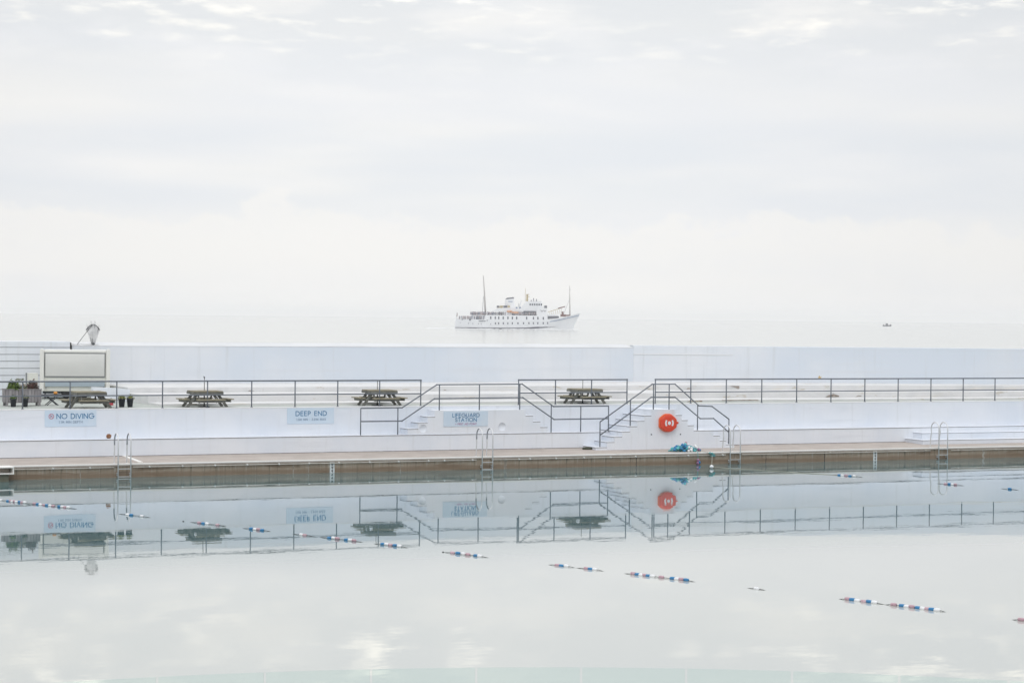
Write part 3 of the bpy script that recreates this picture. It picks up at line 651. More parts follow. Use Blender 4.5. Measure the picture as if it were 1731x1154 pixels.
# ------------------------------------------------------------------ lifebuoy housing
lb = thing('lifebuoy_housing', 'orange red lifebuoy housing with white emblem on the stair block', 'lifebuoy housing', 44.22, 1.944, 1.71)
def rhex(rx, rz, k_=0.23, n=5):
    base = [(rx, -rz * .5), (rx, rz * .5), (rx * .35, rz), (-rx * .35, rz), (-rx, rz * .5), (-rx, -rz * .5), (-rx * .35, -rz), (rx * .35, -rz)]
    out = []
    for i, p in enumerate(base):
        a, b = Vector(base[i - 1]), Vector(base[(i + 1) % 8]); p = Vector(p); p0 = p + (a - p) * k_; p1 = p + (b - p) * k_
        for j in range(n + 1):
            t = j / n; out.append(tuple((p0 * (1 - t) + p * t) * (1 - t) + (p * (1 - t) + p1 * t) * t))
    return out
MB().prism(rhex(0.42, 0.40), -0.10, -0.001).build('back_shell', M['orange_rim'], lb, 0.02)
MB().prism([(x + 0.0, z - 0.015) for x, z in rhex(0.40, 0.365)], -0.22, -0.10).build('cover', M['orange'], lb, 0.045)
MB().prism([(0.27 * math.cos(a * math.pi / 16), 0.27 * math.sin(a * math.pi / 16)) for a in range(32)], -0.245, -0.21).build('raised_disc', M['orange'], lb, 0.02)
em = MB(); em.prism([(0.075 * math.cos(a * math.pi / 12), 0.085 * math.sin(a * math.pi / 12)) for a in range(24)], -0.250, -0.244)
for sgn in (1, -1):
    outer = arc(0, 0, 0.215, 0.22, -38, 38, 8); inner = arc(0, 0, 0.14, 0.15, 44, -44, 8)
    em.prism([(sgn * x, z) for x, z in outer + inner], -0.250, -0.244)
em.build('emblem', M['white_print'], lb)
MB().tube([(0.36, -0.20, 0.0), (0.46, -0.16, 0.0)], 0.055, 12).build('latch', M['orange'], lb)
MB().ball((0.455, -0.17, 0.02), 0.028, 0.028, 0.028, 8, 6).build('latch_pin', M['white_print'], lb)

# ------------------------------------------------------------------ depth gauges
for lab_, s_ in (('white depth gauge strip on the pool wall below the deep end sign', 27.93), ('white depth gauge strip on the pool wall left of the last ladder', 53.70)):
    g = thing('depth_gauge', lab_, 'gauge', s_, -0.002, -0.2, group='depth gauges on the pool wall')
    MB().box(0, 0.20, -0.02, 0, 0, 0.66).build('strip', M['gauge'], g, 0.003)
    for i_, (zz, mk) in enumerate(((0.50, '0'), (0.36, '9'), (0.225, '9'))):
        lettering(g, mk, 0.10, zz, 0.085, 0.026, -0.0215, 'iron', 0.2, name='digit')

# ------------------------------------------------------------------ lane ropes on the water
FLM = {'b': 'fl_blue', 'w': 'fl_white', 'r': 'fl_red'}
MEF = {}
for kk in FLM:
    f_ = MB().lathe([(0.0, -0.072), (0.028, -0.072), (0.039, -0.060), (0.043, 0), (0.039, 0.060), (0.028, 0.072), (0.0, 0.072)], 12)
    f_.v = [(z, y, x) for x, y, z in f_.v]
    ob = f_.build('float', M[FLM[kk]]); MEF[kk] = ob.data; bpy.data.objects.remove(ob)
def lane_rope(label, marks, line, dots=()):
    p0 = W(*on_z(line[0][0], line[0][1], 0.0), 0.0)
    g = bpy.data.objects.new('lane_rope', None); COL.objects.link(g); g.location = p0; tag(g, label, 'lane rope')
    def at(px):
        for (a, ya), (b, yb) in zip(line, line[1:]):
            if a <= px <= b or b == line[-1][0]: return W(*on_z(px, ya + (yb - ya) * (px - a) / (b - a), 0.0), 0.0) - p0
    pts = [at(line[0][0] + (line[-1][0] - line[0][0]) * i / 60) for i in range(61)]
    xs = [m_[0] for m_ in marks]; rp = []
    steps_ = 260
    for i in range(steps_ + 1):
        px = line[0][0] + (line[-1][0] - line[0][0]) * i / steps_; p = at(px)
        dn = min(abs(px - q) for q in xs) if xs else 99
        rp.append((p.x, p.y, 0.016 - 0.05 * min(1.0, max(0.0, (dn - 7) / 20.0))))
    MB().tube(rp, 0.007, 6).build('rope', M['rope_dark'], g)
    rr = random.Random(4)
    for px, c in marks:
        p = at(px); q = at(min(px + 4, line[-1][0])) if px + 4 < line[-1][0] else p * 2 - at(px - 4); d = (q - p)
        f_ = bpy.data.objects.new('float', MEF[c]); COL.objects.link(f_); f_.parent = g
        f_.location = (p.x, p.y, 0.022 + rr.uniform(-0.012, 0.006)); f_.rotation_euler = (rr.uniform(0, 3), rr.uniform(-.05, .05), math.atan2(d.y, d.x) + rr.uniform(-.12, .12))
    for px in dots:
        p = at(px); MB().ball((p.x, p.y, 0.0), 0.03, 0.03, 0.025, 8, 6).build('knot', M['rope_dark'], g)
ma = [(1.2, 'w'), (13.5, 'b'), (18, 'r'), (21, 'w'), (24.5, 'r'), (28, 'w'), (33, 'b'), (37, 'r'), (41.5, 'w'), (58.4, 'r'), (63.5, 'b'), (68.3, 'w'), (74.5, 'r'), (79, 'b'), (84.5, 'w'), (90, 'r'), (100, 'b'), (105, 'w'), (109.5, 'r'), (115.5, 'w'),
      (215.6, 'w'), (222, 'b'), (239.7, 'w'), (336.6, 'r'), (343.5, 'b'), (350, 'w'), (367.6, 'r'), (424.5, 'b'), (431, 'w'), (437, 'r'), (443, 'b'), (509.5, 'w'), (515, 'r'), (556.5, 'b'), (564, 'w'), (570, 'r'), (585.5, 'b'), (592, 'w'), (598.5, 'r'),
      (647, 'b'), (653.5, 'w'), (660, 'r'), (667.5, 'b'), (675, 'w'), (765, 'r'), (774, 'b'), (783, 'w'), (791, 'r'), (804, 'b'), (811, 'w'), (942, 'r'), (949, 'b'), (957.5, 'w'), (991, 'r'), (998, 'b'), (1005.5, 'w'),
      (1070.5, 'r'), (1077.5, 'b'), (1084, 'w'), (1089.5, 'r'), (1096, 'b'), (1103, 'w'), (1118, 'r'), (1137, 'b'), (1144.5, 'w'), (1151.5, 'r'), (1160, 'b'), (1279, 'w'), (1433, 'r'), (1440.5, 'b'), (1449, 'w'), (1460.5, 'r'), (1469, 'b'), (1478, 'w'),
      (1510.7, 'r'), (1525, 'b'), (1533, 'w'), (1541, 'r'), (1552, 'b'), (1560, 'w'), (1567, 'r'), (1575, 'b'), (1584, 'w'), (1726, 'r')]
lane_rope('long lane rope of red, white and blue floats lying diagonally across the pool', ma,
          [(-160, 827), (1.2, 845.6), (115, 858.4), (350, 885.6), (600, 914.6), (811, 940.6), (1005, 963), (1160, 981.3), (1440, 1014.5), (1583, 1032), (1726, 1048.7), (1900, 1069)], (310, 749))
lane_rope('short lane rope on the right nearer the far wall with few floats', [(1418.5, 'b'), (1424, 'w'), (1430, 'r'), (1436.8, 'b'), (1444, 'w'), (1598.5, 'r'), (1605, 'b'), (1610, 'w'), (1615, 'r'), (1707, 'b')],
          [(1352, 797.6), (1436, 804.6), (1606, 818.8), (1709, 827), (1830, 837)])

# ------------------------------------------------------------------ heap of lane rope on the walkway
hp = thing('rope_heap', 'tangled heap of teal rope and coloured floats on the walkway by the stair block', 'rope heap', 44.45, 0.75, 0.525)
rr = random.Random(12)
cr = MB()
for t_ in range(9):
    pts = []; a0 = rr.uniform(0, 6.28); cx = rr.uniform(-.45, .42)
    for i in range(26):
        a = a0 + i * 0.55; ra = rr.uniform(.10, .26)
        x = cx + ra * math.cos(a) * 1.4; lim = max(0.03, 0.30 * (1 - (x / .78) ** 2))
        pts.append((x, 0.8 * ra * math.sin(a) + rr.uniform(-.04, .04), rr.uniform(0.015, lim)))
    cr.tube(pts, 0.016, 5)
cr.build('rope_tangle', M['rope_teal'], hp, kind='stuff')
HM = ['fl_teal', 'fl_blue', 'fl_white', 'fl_teal', 'fl_purple', 'fl_white', 'fl_teal', 'fl_blue']
hmesh = {}
for nm in set(HM) | {'fl_red'}:
    f_ = MB().lathe([(0.0, -0.065), (0.03, -0.065), (0.05, -0.05), (0.055, 0), (0.05, 0.05), (0.03, 0.065), (0.0, 0.065)], 10)
    f_.v = [(z, y, x) for x, y, z in f_.v]; ob = f_.build('float', M[nm]); hmesh[nm] = ob.data; bpy.data.objects.remove(ob)
def hfloat(par, nm, loc, rz, ry=0.0):
    f_ = bpy.data.objects.new('float', hmesh[nm]); COL.objects.link(f_); f_.parent = par; f_.location = loc; f_.rotation_euler = (0, ry, rz)
for i in range(46):
    x = rr.gauss(0, .32); x = max(-.70, min(.62, x)); lim = max(0.05, 0.33 * (1 - (abs(x) / .78) ** 1.6))
    nm = rr.choice(['fl_teal'] * 4 + ['fl_blue']) if x < 0.05 else rr.choice(['fl_teal', 'fl_blue', 'fl_white', 'fl_white', 'fl_purple', 'fl_blue'])
    hfloat(hp, nm, (x, rr.uniform(-.30, .25), rr.uniform(0.05, lim)), rr.uniform(0, 3.14), rr.uniform(-.7, .7))
for nm, loc in (('fl_red', (.10, .05, .37)), ('fl_white', (-.02, -.42, .055)), ('fl_white', (.12, -.45, .05)), ('fl_blue', (-.22, -.40, .055)), ('fl_white', (.06, -.5, .10)), ('fl_teal', (.26, -.46, .06)), ('fl_white', (.42, -.30, .20)), ('fl_purple', (.55, -.30, .10)), ('fl_purple', (.62, -.22, .06)), ('fl_white', (.48, -.1, .24))):
    hfloat(hp, nm, loc, rr.uniform(0, 3.14), rr.uniform(-.4, .4))
MB().tube([(.22, -.5, .08), (.21, -.82, 0.02), (.20, -.86, -.18), (.20, -.86, -.42)], 0.010, 6).build('hanging_rope', M['rope_teal'], hp)
for nm, loc in (('fl_purple', (.20, -.88, -.33)), ('fl_blue', (.26, -.88, -.42)), ('fl_purple', (.18, -.88, -.46))): hfloat(hp, nm, loc, 0.4, 0.9)
# rope that runs from the heap down to the white buoy and out over the water
rp_ = thing('buoy_rope', 'pale rope running from the heap past a white buoy onto the water', 'rope', 44.9, -0.05, 0.5)
def rel(px, py, z): s_, n_ = on_z(px, py, z); return (s_ - 44.9, n_ + 0.05, z - 0.5)
by_ = rel(1203, 788.5, 0.08)
MB().tube([(0.0, 0.35, 0.06), (.25, -.03, 0.02), (.45, -.06, -.12), tuple(Vector((.45, -.06, -.12)).lerp(Vector(by_), .6) + Vector((0, 0, -.03))), by_, rel(1230, 791.5, 0.015), rel(1270, 793.5, 0.014), rel(1310, 796, 0.012), rel(1352, 799, 0.008), rel(1420, 803, 0.004)], 0.012, 6).build('rope', M['rope_pale'], rp_)
tg = MB()
for i in range(4):
    pts = []
    for j in range(9): pts.append((.2 + rr.uniform(0, .3) + j * .02, -.07 + rr.uniform(-.02, .02), 0.02 - j * .022 + rr.uniform(-.03, .03)))
    tg.tube(pts, 0.012, 5)
tg.build('tangle', M['rope_teal'], rp_)
MB().ball((by_[0], by_[1], by_[2]), 0.085, 0.085, 0.075, 12, 8).build('buoy', M['fl_white'], rp_)

# ------------------------------------------------------------------ picnic tables: square tops with a bench on every side
def picnic(s_, n_, label):
    g = thing('picnic_table', label, 'picnic table', s_, n_, DECK, group='square picnic tables on the sun deck')
    hw = 0.60; z = 0.63
    for i in range(7):
        w_ = 2 * hw / 7; MB().box(-hw, hw, -hw + i * w_ + .006, -hw + (i + 1) * w_ - .006, z, z + .04).build('top_plank', M['woodtop'], g)
    for sx in (-1, 1):
        MB().box(sx * hw - .02, sx * hw + .02, -hw, hw, z - .10, z - .002).build('apron', M['wood'], g)
        MB().box(-hw + .022, hw - .022, sx * hw - .02, sx * hw + .02, z - .10, z - .002).build('apron', M['wood'], g)
    bz = .31
    for sx in (-1, 1):
        for k_ in (0, 1):
            a = .80 + k_ * .145
            MB().box(min(sx * a, sx * (a + .135)), max(sx * a, sx * (a + .135)), -.58, .58, bz, bz + .04).build('bench_plank', M['woodtop'], g)
            MB().box(-.58, .58, min(sx * a, sx * (a + .135)), max(sx * a, sx * (a + .135)), bz, bz + .04).build('bench_plank', M['woodtop'], g)
        MB().box(sx * .945 - .022, sx * .945 + .022, -.55, .55, bz - .10, bz - .002).build('bench_rail', M['wood'], g)
        MB().box(-.55, .55, sx * .945 - .022, sx * .945 + .022, bz - .10, bz - .002).build('bench_rail', M['wood'], g)
    for ny in (-.36, .36):
        for sx in (-1, 1):
            MB().bar((sx * .38, ny, z - .01), (sx * .84, ny, 0.0), .045, .11).build('leg', M['wood'], g)
            MB().bar((ny + .05 * sx, sx * .36, z - .02), (ny + .05 * sx, sx * .70, bz - .1), .045, .09, (1, 0, 0)).build('strut', M['wood'], g)
        MB().box(-.93, .93, ny + .025, ny + .07, bz - .105, bz - .004).build('bearer', M['wood'], g)
    return g
tb = picnic(19.40, 5.1, 'weathered square picnic table in front of the cream trailer')
for s_, l_ in ((24.25, 'weathered square picnic table standing alone between the plant pots and the deep end sign'), (31.95, 'weathered square picnic table left of the lifeguard platform steps'), (41.75, 'weathered square picnic table behind the short railing between the stair blocks')):
    c = copy_tree(tb); c.location = W(s_, 5.1, DECK); c.rotation_euler.z = TH + .05 * math.sin(s_ * 3.1); c['label'] = l_
for (s_, zt, l_) in ((24.22, 1.215, 'thin parasol pole with a finial standing through the picnic table nearest the deep end sign'), (31.85, 1.06, 'thin parasol pole standing through the picnic table left of the platform'), (41.65, 1.08, 'thin parasol pole standing through the picnic table behind the short railing')):
    g = thing('parasol_pole', l_, 'parasol pole', s_, 5.1, DECK, group='bare parasol poles in the tables')
    MB().tube([(0, 0, .03), (0, 0, zt * .55)], 0.026, 8).build('lower_tube', M['iron'], g)
    MB().tube([(0, 0, zt * .55), (0, 0, zt)], 0.015, 8).build('upper_tube', M['wood'], g)
    MB().lathe([(0.0, .05), (.05, .05), (.06, .03), (.24, .025), (.25, 0.0), (0, 0)], 16).build('base_plate', M['iron'], g)
    if zt > 1.2: MB().ball((0, 0, zt), .03, .03, .035, 8, 6).ball((-.03, 0, zt + .035), .02, .02, .02, 6, 5).build('finial', M['iron'], g)

# ------------------------------------------------------------------ cream catering trailer
ct = thing('catering_trailer', 'cream catering trailer with its serving hatch shut, on the deck at left', 'trailer', world=(-19.42, 93.6, DECK), rot=0.20); ct.scale = (1.037, 1.0, 0.945)
body = [(-1.42, .36), (1.42, .36), (1.46, .42), (1.46, 2.10), (1.40, 2.24), (1.28, 2.285), (-1.28, 2.285), (-1.40, 2.24), (-1.46, 2.10), (-1.46, .42)]
MB().prism(body, 0, 1.8).build('body', M['cream'], ct, 0.03)
MB().prism([(-1.30, 2.17), (1.30, 2.17), (1.30, 2.30), (-1.30, 2.30)], -.05, 1.7).build('roof_edge', M['cream_light'], ct, 0.03)
for sx in (-1, 1):
    pr = [(sx * 1.30, .36), (sx * 1.47, .36), (sx * 1.48, 2.20), (sx * 1.47, 2.30), (sx * 1.43, 2.36), (sx * 1.36, 2.36), (sx * 1.31, 2.30), (sx * 1.30, 2.20)]
    MB().prism(pr, -.10, .25).build('corner_moulding', M['cream_light'], ct, 0.045)
MB().box(-1.285, 1.275, -.045, 0.02, 1.02, 2.165).build('hatch_frame', M['hatchframe'], ct, 0.006)
def curved(x0, x1, z0, z1, out, back, th):
    mb = MB(); prof = []
    for i in range(13):
        q = i / 12; prof.append((-out - .04 * math.sin(q * math.pi) + back * max(0, q - .45) ** 2 / .3, z0 + (z1 - z0) * q))
    vs = [(x, y, z) for x in (x0, x1) for y, z in prof + [(y + th, z) for y, z in prof[::-1]]]; n = len(prof) * 2
    return mb.add(vs, [tuple(range(n)), tuple(range(n, 2 * n))[::-1]] + [(i, (i + 1) % n, n + (i + 1) % n, n + i) for i in range(n)])
curved(-1.245, 1.235, 1.075, 2.15, .075, .035, .05).build('hatch', M['hatch'], ct)
MB().box(-1.25, 1.25, -.10, 0.0, .59, .80).build('counter_flap', M['counter'], ct, 0.008)
for sx in (-1.22, 1.22): MB().box(sx - .02, sx + .02, -.09, .0, .48, .59).build('flap_bracket', M['hatchframe'], ct)
MB().box(-1.35, 1.35, .1, 1.7, .26, .36).build('chassis', M['iron'], ct)
for y in (.12, 1.5):
    for xq in (-.3, .3):
        wv = MB().lathe([(0.02, -.09), (.20, -.09), (.27, -.06), (.27, .06), (.20, .09), (.02, .09)], 18); wv.v = [(x + xq, z + y, yq + .27) for x, yq, z in wv.v]
        wv.build('wheel', M['tyre'], ct)
for sx in (-1.25, 1.25): MB().box(sx - .04, sx + .04, .05, .13, 0, .30).build('jack_leg', M['iron'], ct)
sb = thing('gas_locker', 'cream locker with a dark post beside the left end of the trailer', 'locker', 19.0, 14.2, DECK)
MB().box(-.24, .24, 0, .4, 0, 1.15).build('cabinet', M['cream'], sb, 0.01)
MB().box(-.30, -.25, -.02, .04, 0, 1.16).build('post', M['hatchframe'], sb)
ft = thing('folding_table', 'low dark folding table with crossed legs left of the first picnic table', 'table', 18.5, 7.9, DECK)
MB().box(-.55, .40, -.22, .22, .40, .45).build('top', M['iron'], ft, 0.005)
for y in (-.18, .18):
    for a, b in ((-.22, .26), (.26, -.22)): MB().bar((a, y + (.02 if a > 0 else 0), 0.0), (b, y + (.02 if a > 0 else 0), .40), .02, .035).build('leg', M['iron'], ft)
og = MB().lathe([(0, 0), (.06, 0), (.085, .03), (.08, .08), (.05, .11), (0, .115)], 12).build('orange_pot', M['orangep']); og.location = W(18.66, 7.85, DECK + .45)
tag(og, 'small orange pot on the low folding table', 'pot')
rb = thing('red_can', 'small red can on the deck by the right end of the trailer', 'can', 20.86, 7.3, DECK)
MB().lathe([(0, 0), (.09, 0), (.095, .02), (.095, .20), (.05, .25), (0, .25)], 14).build('can', M['redp'], rb)
MB().lathe([(0, .25), (.03, .25), (.03, .30), (0, .30)], 10).build('cap', M['iron'], rb)

# ------------------------------------------------------------------ planter and pots
def foliage(mb, c, rx, ry, rz, n, size, seed, lo=0.0):
    r2 = random.Random(seed)
    for i in range(n):
        while True:
            p = Vector((r2.uniform(-1, 1), r2.uniform(-1, 1), r2.uniform(lo, 1)))
            if 0.35 < p.length < 1.0: break
        lump = 1 + 0.22 * math.sin(5 * p.x + seed) * math.cos(4 * p.y + seed * 2)
        q = Vector((c[0] + p.x * rx * lump, c[1] + p.y * ry * lump, c[2] + p.z * rz * lump))
        d = (p.normalized() + Vector((r2.uniform(-.8, .8), r2.uniform(-.8, .8), r2.uniform(-.3, .9)))).normalized()
        a = d.orthogonal().normalized(); b = d.cross(a); an = r2.uniform(0, 6.28); ax = a * math.cos(an) + b * math.sin(an); ay = d.cross(ax)
        s_ = size * r2.uniform(.6, 1.3)
        mb.add([q - ay * s_ * .3, q + ax * s_ * .5 + d * s_ * .1, q + ay * s_ * .3 + d * .0, q - ax * s_ * .5 + d * s_ * .1], [(0, 1, 2, 3)])
    return mb
pl = thing('planter', 'long grey timber planter box on legs at the far left', 'planter', 17.22, 7.3, DECK); pl.scale = (1, 1, 0.90)
w0, w1, y0, y1 = -.72, .72, -.0, .55
nb = 11
for i in range(nb):
    a = w0 + (w1 - w0) * i / nb; MB().box(a + .006, a + (w1 - w0) / nb - .006, -.03, 0.0, .17 + .01 * math.sin(i * 2.2), .74).build('board', M['plank'], pl)
for i in range(4):
    a = y0 + (y1 - y0) * i / 4
    for xq in (w0 - .03, w1): MB().box(xq, xq + .03, a + .006, a + (y1 - y0) / 4 - .006, .17, .74).build('board', M['plank'], pl)
for i in range(nb):
    a = w0 + (w1 - w0) * i / nb; MB().box(a + .006, a + (w1 - w0) / nb - .006, y1, y1 + .03, .17, .74).build('board', M['plank'], pl)
MB().box(w0, w1, y0, y1, .14, .17).build('floor', M['plank'], pl)
MB().box(w0 + .004, w1 - .004, y0 + .004, y1 - .004, .17, .68).build('soil', M['soil'], pl)
MB().box(w0 - .04, w1 + .04, -.05, .03, .74, .775).build('rim', M['plank'], pl)
MB().box(w0 - .04, w1 + .04, y1 - .02, y1 + .05, .74, .775).build('rim', M['plank'], pl)
for xq in (w0 + .02, w1 - .10):
    for yq in (-.045, y1 - .04): MB().box(xq, xq + .09, yq, yq + .07, 0, .30).build('leg', M['plank'], pl)
def shrub(label, s_, n_, z_, rx, ry, rz, nl, size, mt, seed, lo=0.0):
    g = thing('shrub', label, 'plant', s_, n_, z_)
    MB().tube([(0, 0, -.04), (.02, .01, rz * .3), (.0, 0, rz * .7)], [.02, .015, .006], 6).tube([(0, 0, 0.0), (-.1, .03, rz * .45)], [.014, .005], 5).build('stem', M['soil'], g)
    foliage(MB(), (0, 0, 0.0), rx, ry, rz, nl, size, seed, lo).build('foliage', M[mt], g)
    return g
PZ = DECK + .64
shrub('bright green dome shaped shrub at the left end of the planter', 16.86, 7.5, PZ, .29, .26, .40, 1100, .085, 'leaf_green', 3)
shrub('dark red brown leafy shrub at the right end of the planter', 17.64, 7.5, PZ, .26, .24, .40, 900, .085, 'leaf_red', 7)
g = shrub('small pale flowering plant in the middle of the planter', 17.27, 7.45, PZ, .17, .16, .28, 300, .06, 'leaf_pale', 9)
fl = MB()
for i in range(14): fl.ball((rr.uniform(-.13, .13), rr.uniform(-.12, .08), rr.uniform(.10, .25)), .016, .016, .014, 6, 4)
fl.build('flowers', M['flower'], g)
g = thing('shrub', 'thin pale tufted plant rising behind the green shrub in the planter', 'plant', 17.12, 7.75, PZ)
MB().tube([(0, 0, -.04), (-.02, 0, .28), (-.04, 0, .44)], [.012, .008, .004], 6).tube([(0, 0, 0), (.05, 0, .25), (.13, 0, .42)], [.01, .007, .004], 6).build('stem', M['leaf_pale'], g)
foliage(foliage(MB(), (-.04, 0, .42), .13, .08, .07, 70, .05, 5, -1), (.14, 0, .43), .10, .08, .05, 50, .05, 6, -1).build('foliage', M['leaf_pale'], g)
def pot(label, s_, n_, h, r, mt, seed):
    g = thing('plant_pot', label, 'potted plant', s_, n_, DECK, group='small black pots on the sun deck')
    MB().lathe([(0, 0), (r * .72, 0), (r * .97, h * .88), (r * 1.04, h * .88), (r * 1.06, h), (r * .92, h), (r * .9, h * .93), (0, h * .93)], 18).build('pot', M['pot'], g)
    foliage(MB(), (0, 0, h * .92), r * 1.15, r * 1.05, .17, 170, .065, seed).build('foliage', M[mt], g)
pot('black pot with low green plant before the left part of the planter', 16.68, 6.55, .34, .135, 'leaf_green', 21)
pot('black pot with grey green plant before the middle of the planter', 17.13, 6.45, .36, .14, 'leaf_pale', 22)
pot('black pot with yellowish plant, left of the pair right of the trailer', 20.88, 5.55, .36, .145, 'leaf_yellow', 23)
pot('black pot with yellow green plant, right of the pair right of the trailer', 21.21, 5.50, .36, .14, 'leaf_yellow', 24)

# ------------------------------------------------------------------ small things
r3 = random.Random(2)
b_ = MB().ball((0, 0, .085), .11, .10, .095, 9, 6); b_.v = [(x * (1 + r3.uniform(-.14, .14)), y * (1 + r3.uniform(-.1, .1)), max(0.0, z * (1 + r3.uniform(-.1, .1)))) for x, y, z in b_.v]
b_.sm = [False] * len(b_.f)
sb_ = b_.build('stone_lump', M['stone']); sb_.location = W(19.86, 3.5, LEDGE); sb_.rotation_euler = (0, 0, .4); tag(sb_, 'rusty brown stone lump lying on the ledge beside the left ladder', 'stone')
fs_ = thing('fan_frame', 'grey fan shaped frame with spiked ribs propped up on the sea wall', 'fan frame', 22.36, SWN + 0.2, DECK + 2.34)
zt, hw_ = 0.98, .32
for i in range(15):
    t = -1 + 2 * i / 14; xt = t * hw_; top = zt - .26 * t * t
    a = (t * .055 + .02, 0, -.02); b = (xt * 1.06, -.03, top + .13 + (.04 if i % 2 else 0))
    MB().tube([a, ((a[0] + b[0]) / 2 * 1.02, -.06, (a[2] + b[2]) / 2), b], [.009, .008, .007], 5).build('rib', M['fan_dark'] if i % 4 == 1 else M['fan'], fs_)
mem = MB(); vs = []; 
for i in range(15):
    t = -1 + 2 * i / 14; top = zt - .26 * t * t - .02; sh = .012 * (-1) ** i
    for j in range(5):
        q = j / 4; vs.append((t * (.06 + (hw_ - .06) * q) + .02 * (1 - q), -.02 - .05 * math.sin(q * 3.14) + sh, .22 * (1 - abs(t)) * 0 + (.0 + (.18 if t < -.1 else 0.02)) * (1 - q) + top * q))
fsx = [(i * 5 + j, i * 5 + j + 1, (i + 1) * 5 + j + 1, (i + 1) * 5 + j) for i in range(14) for j in range(4)]
mem.add(vs, fsx); mo = mem.build('membrane', M['fan'], fs_); sm_ = mo.modifiers.new('thickness', 'SOLIDIFY'); sm_.thickness = .008
MB().tube([(t * hw_, -.045, zt - .26 * t * t - .015) for t in [-1 + 2 * i / 16 for i in range(17)]], [.010 + .008 * abs(-1 + 2 * i / 16) for i in range(17)], 6).build('arc_band', M['fan_dark'], fs_)
MB().tube([(-.04, -.05, zt - .03), (-.72, -.05, .05)], .012, 6).build('strut', M['fan_dark'], fs_)
MB().lathe([(0, -.04), (.03, -.05), (.06, .06), (.02, .14), (0, .14)], 10, (.03, -.02, .0)).build('socket', M['fan_dark'], fs_)

# ------------------------------------------------------------------ near side: terrace and curved glass balustrade (below and ahead of the camera)
CX, CY, RG = 1.1, 7.45, 12.6
ter = MB(); arcp = [(CX + (RG + .5) * math.sin(a), CY + (RG + .5) * math.cos(a)) for a in [math.radians(-75 + 150 * i / 50) for i in range(51)]]
ter.prism(arcp + [(arcp[-1][0], -14), (arcp[0][0], -14)], 1.55, 1.85, 'z'); ter.build('terrace', M['terrace'], kind='structure')
ter = MB().prism([(CX + (RG + .2) * math.sin(math.radians(-75 + 150 * i / 50)), CY + (RG + .2) * math.cos(math.radians(-75 + 150 * i / 50))) for i in range(51)] + [(13, -13.5), (-11, -13.5)], -1.2, 1.55, 'z').build('terrace_wall', M['paint'])
tag(ter, 'white curved retaining wall under the near terrace', 'wall')
GM = bpy.data.materials.new('balustrade_glass'); GM.use_nodes = True; gt = GM.node_tree; gt.nodes.clear()
tb_ = N('ShaderNodeBsdfTransparent', gt); tb_.inputs[0].default_value = (0.945, 0.985, 0.977, 1)
gb = N('ShaderNodeBsdfGlossy', gt); gb.inputs['Roughness'].default_value = 0.02
fr = N('ShaderNodeFresnel', gt); fr.inputs['IOR'].default_value = 1.25
mx = N('ShaderNodeMixShader', gt); L(fr.outputs[0], mx.inputs[0], gt); L(tb_.outputs[0], mx.inputs[1], gt); L(gb.outputs[0], mx.inputs[2], gt)
go_ = N('ShaderNodeOutputMaterial', gt); L(mx.outputs[0], go_.inputs[0], gt)
gl = thing('glass_balustrade', 'curved clear glass balustrade of the near terrace along the bottom of the picture', 'balustrade', world=(CX, CY, 1.85))
a0 = math.atan2(-3.26 - CX, 19.37 - CY); da = (math.atan2(3.67 - CX, 19.74 - CY) - a0) / 7
for i in range(-6, 13):
    b0, b1_ = a0 + da * i + .0009, a0 + da * (i + 1) - .0009; poly = []
    for j in range(5): q = b0 + (b1_ - b0) * j / 4; poly.append((RG * math.sin(q), RG * math.cos(q)))
    for j in range(4, -1, -1): q = b0 + (b1_ - b0) * j / 4; poly.append(((RG - .013) * math.sin(q), (RG - .013) * math.cos(q)))
    MB().prism(poly, 0.03, 1.10, 'z').build('glass_panel', GM, gl)
sh_ = MB(); pts = [(RG * math.sin(a0 + da * (i / 3)), RG * math.cos(a0 + da * (i / 3)), .03) for i in range(-18, 40)]
sh_.tube(pts, .05, 6).build('base_channel', M['steel'], gl)

# ------------------------------------------------------------------ the ship
SHY, PPM = 1137.0, 3558.0 / 1137.0
sx0 = (767 - 865.5) / F * SHY
sp_ = thing('passenger_ship', 'white passenger ship with funnel and masts steaming right along the horizon', 'ship', world=(sx0, SHY, SEA_Z))
def zx(v): return (v - 118) / 21.67
def zz_(xv, yv): return (716 + .0152 * (xv - 118) - yv) / 21.67
stn = [0, .02, .08, .18, .3, .45, .6, .7, .78, .85, .90, .94, .97, .99, 1.0]
def beam(t, q):
    aft = min(1, (t + .12) / .30) ** .5 if t < .18 else 1.0
    fwd = 1.0 if t < .62 else max(0.02, 1 - ((t - .62) / .38) ** (1.7 + 1.3 * q))
    return 6.0 * aft * fwd * (0.80 + .20 * q if t < .1 else (.92 + .08 * q))
def htop(x):
    if x < 16: return 5.35 - .02 * x
    if x < 51.6: return 5.05
    return 5.1 + 4.0 * ((x - 51.6) / 16.8) ** 1.15
hv, hf = [], []; nz = 5
for t in stn:
    xw, xt = 0.3 + 63.6 * t, 1.0 + 67.4 * t
    for side in (-1, 1):
        for j in range(nz):
            q = j / (nz - 1); x = xw + (xt - xw) * (q ** (1.0 if t > .5 else .8)); zt_ = htop(xt); hv.append((x, side * beam(t, q), -1.0 * (1 - q) * (1 if j == 0 else 0) + zt_ * q))
for i in range(len(stn) - 1):
    for sd_ in range(2):
        for j in range(nz - 1):
            a = i * 2 * nz + sd_ * nz + j; b = a + 2 * nz; hf.append((a, b, b + 1, a + 1))
    a = i * 2 * nz; b = a + 2 * nz
    hf.append((a + nz - 1, b + nz - 1, b + 2 * nz - 1, a + 2 * nz - 1)); hf.append((a, b, b + nz, a + nz))
hf.append(tuple(range(nz)) + tuple(range(2 * nz - 1, nz - 1, -1)))
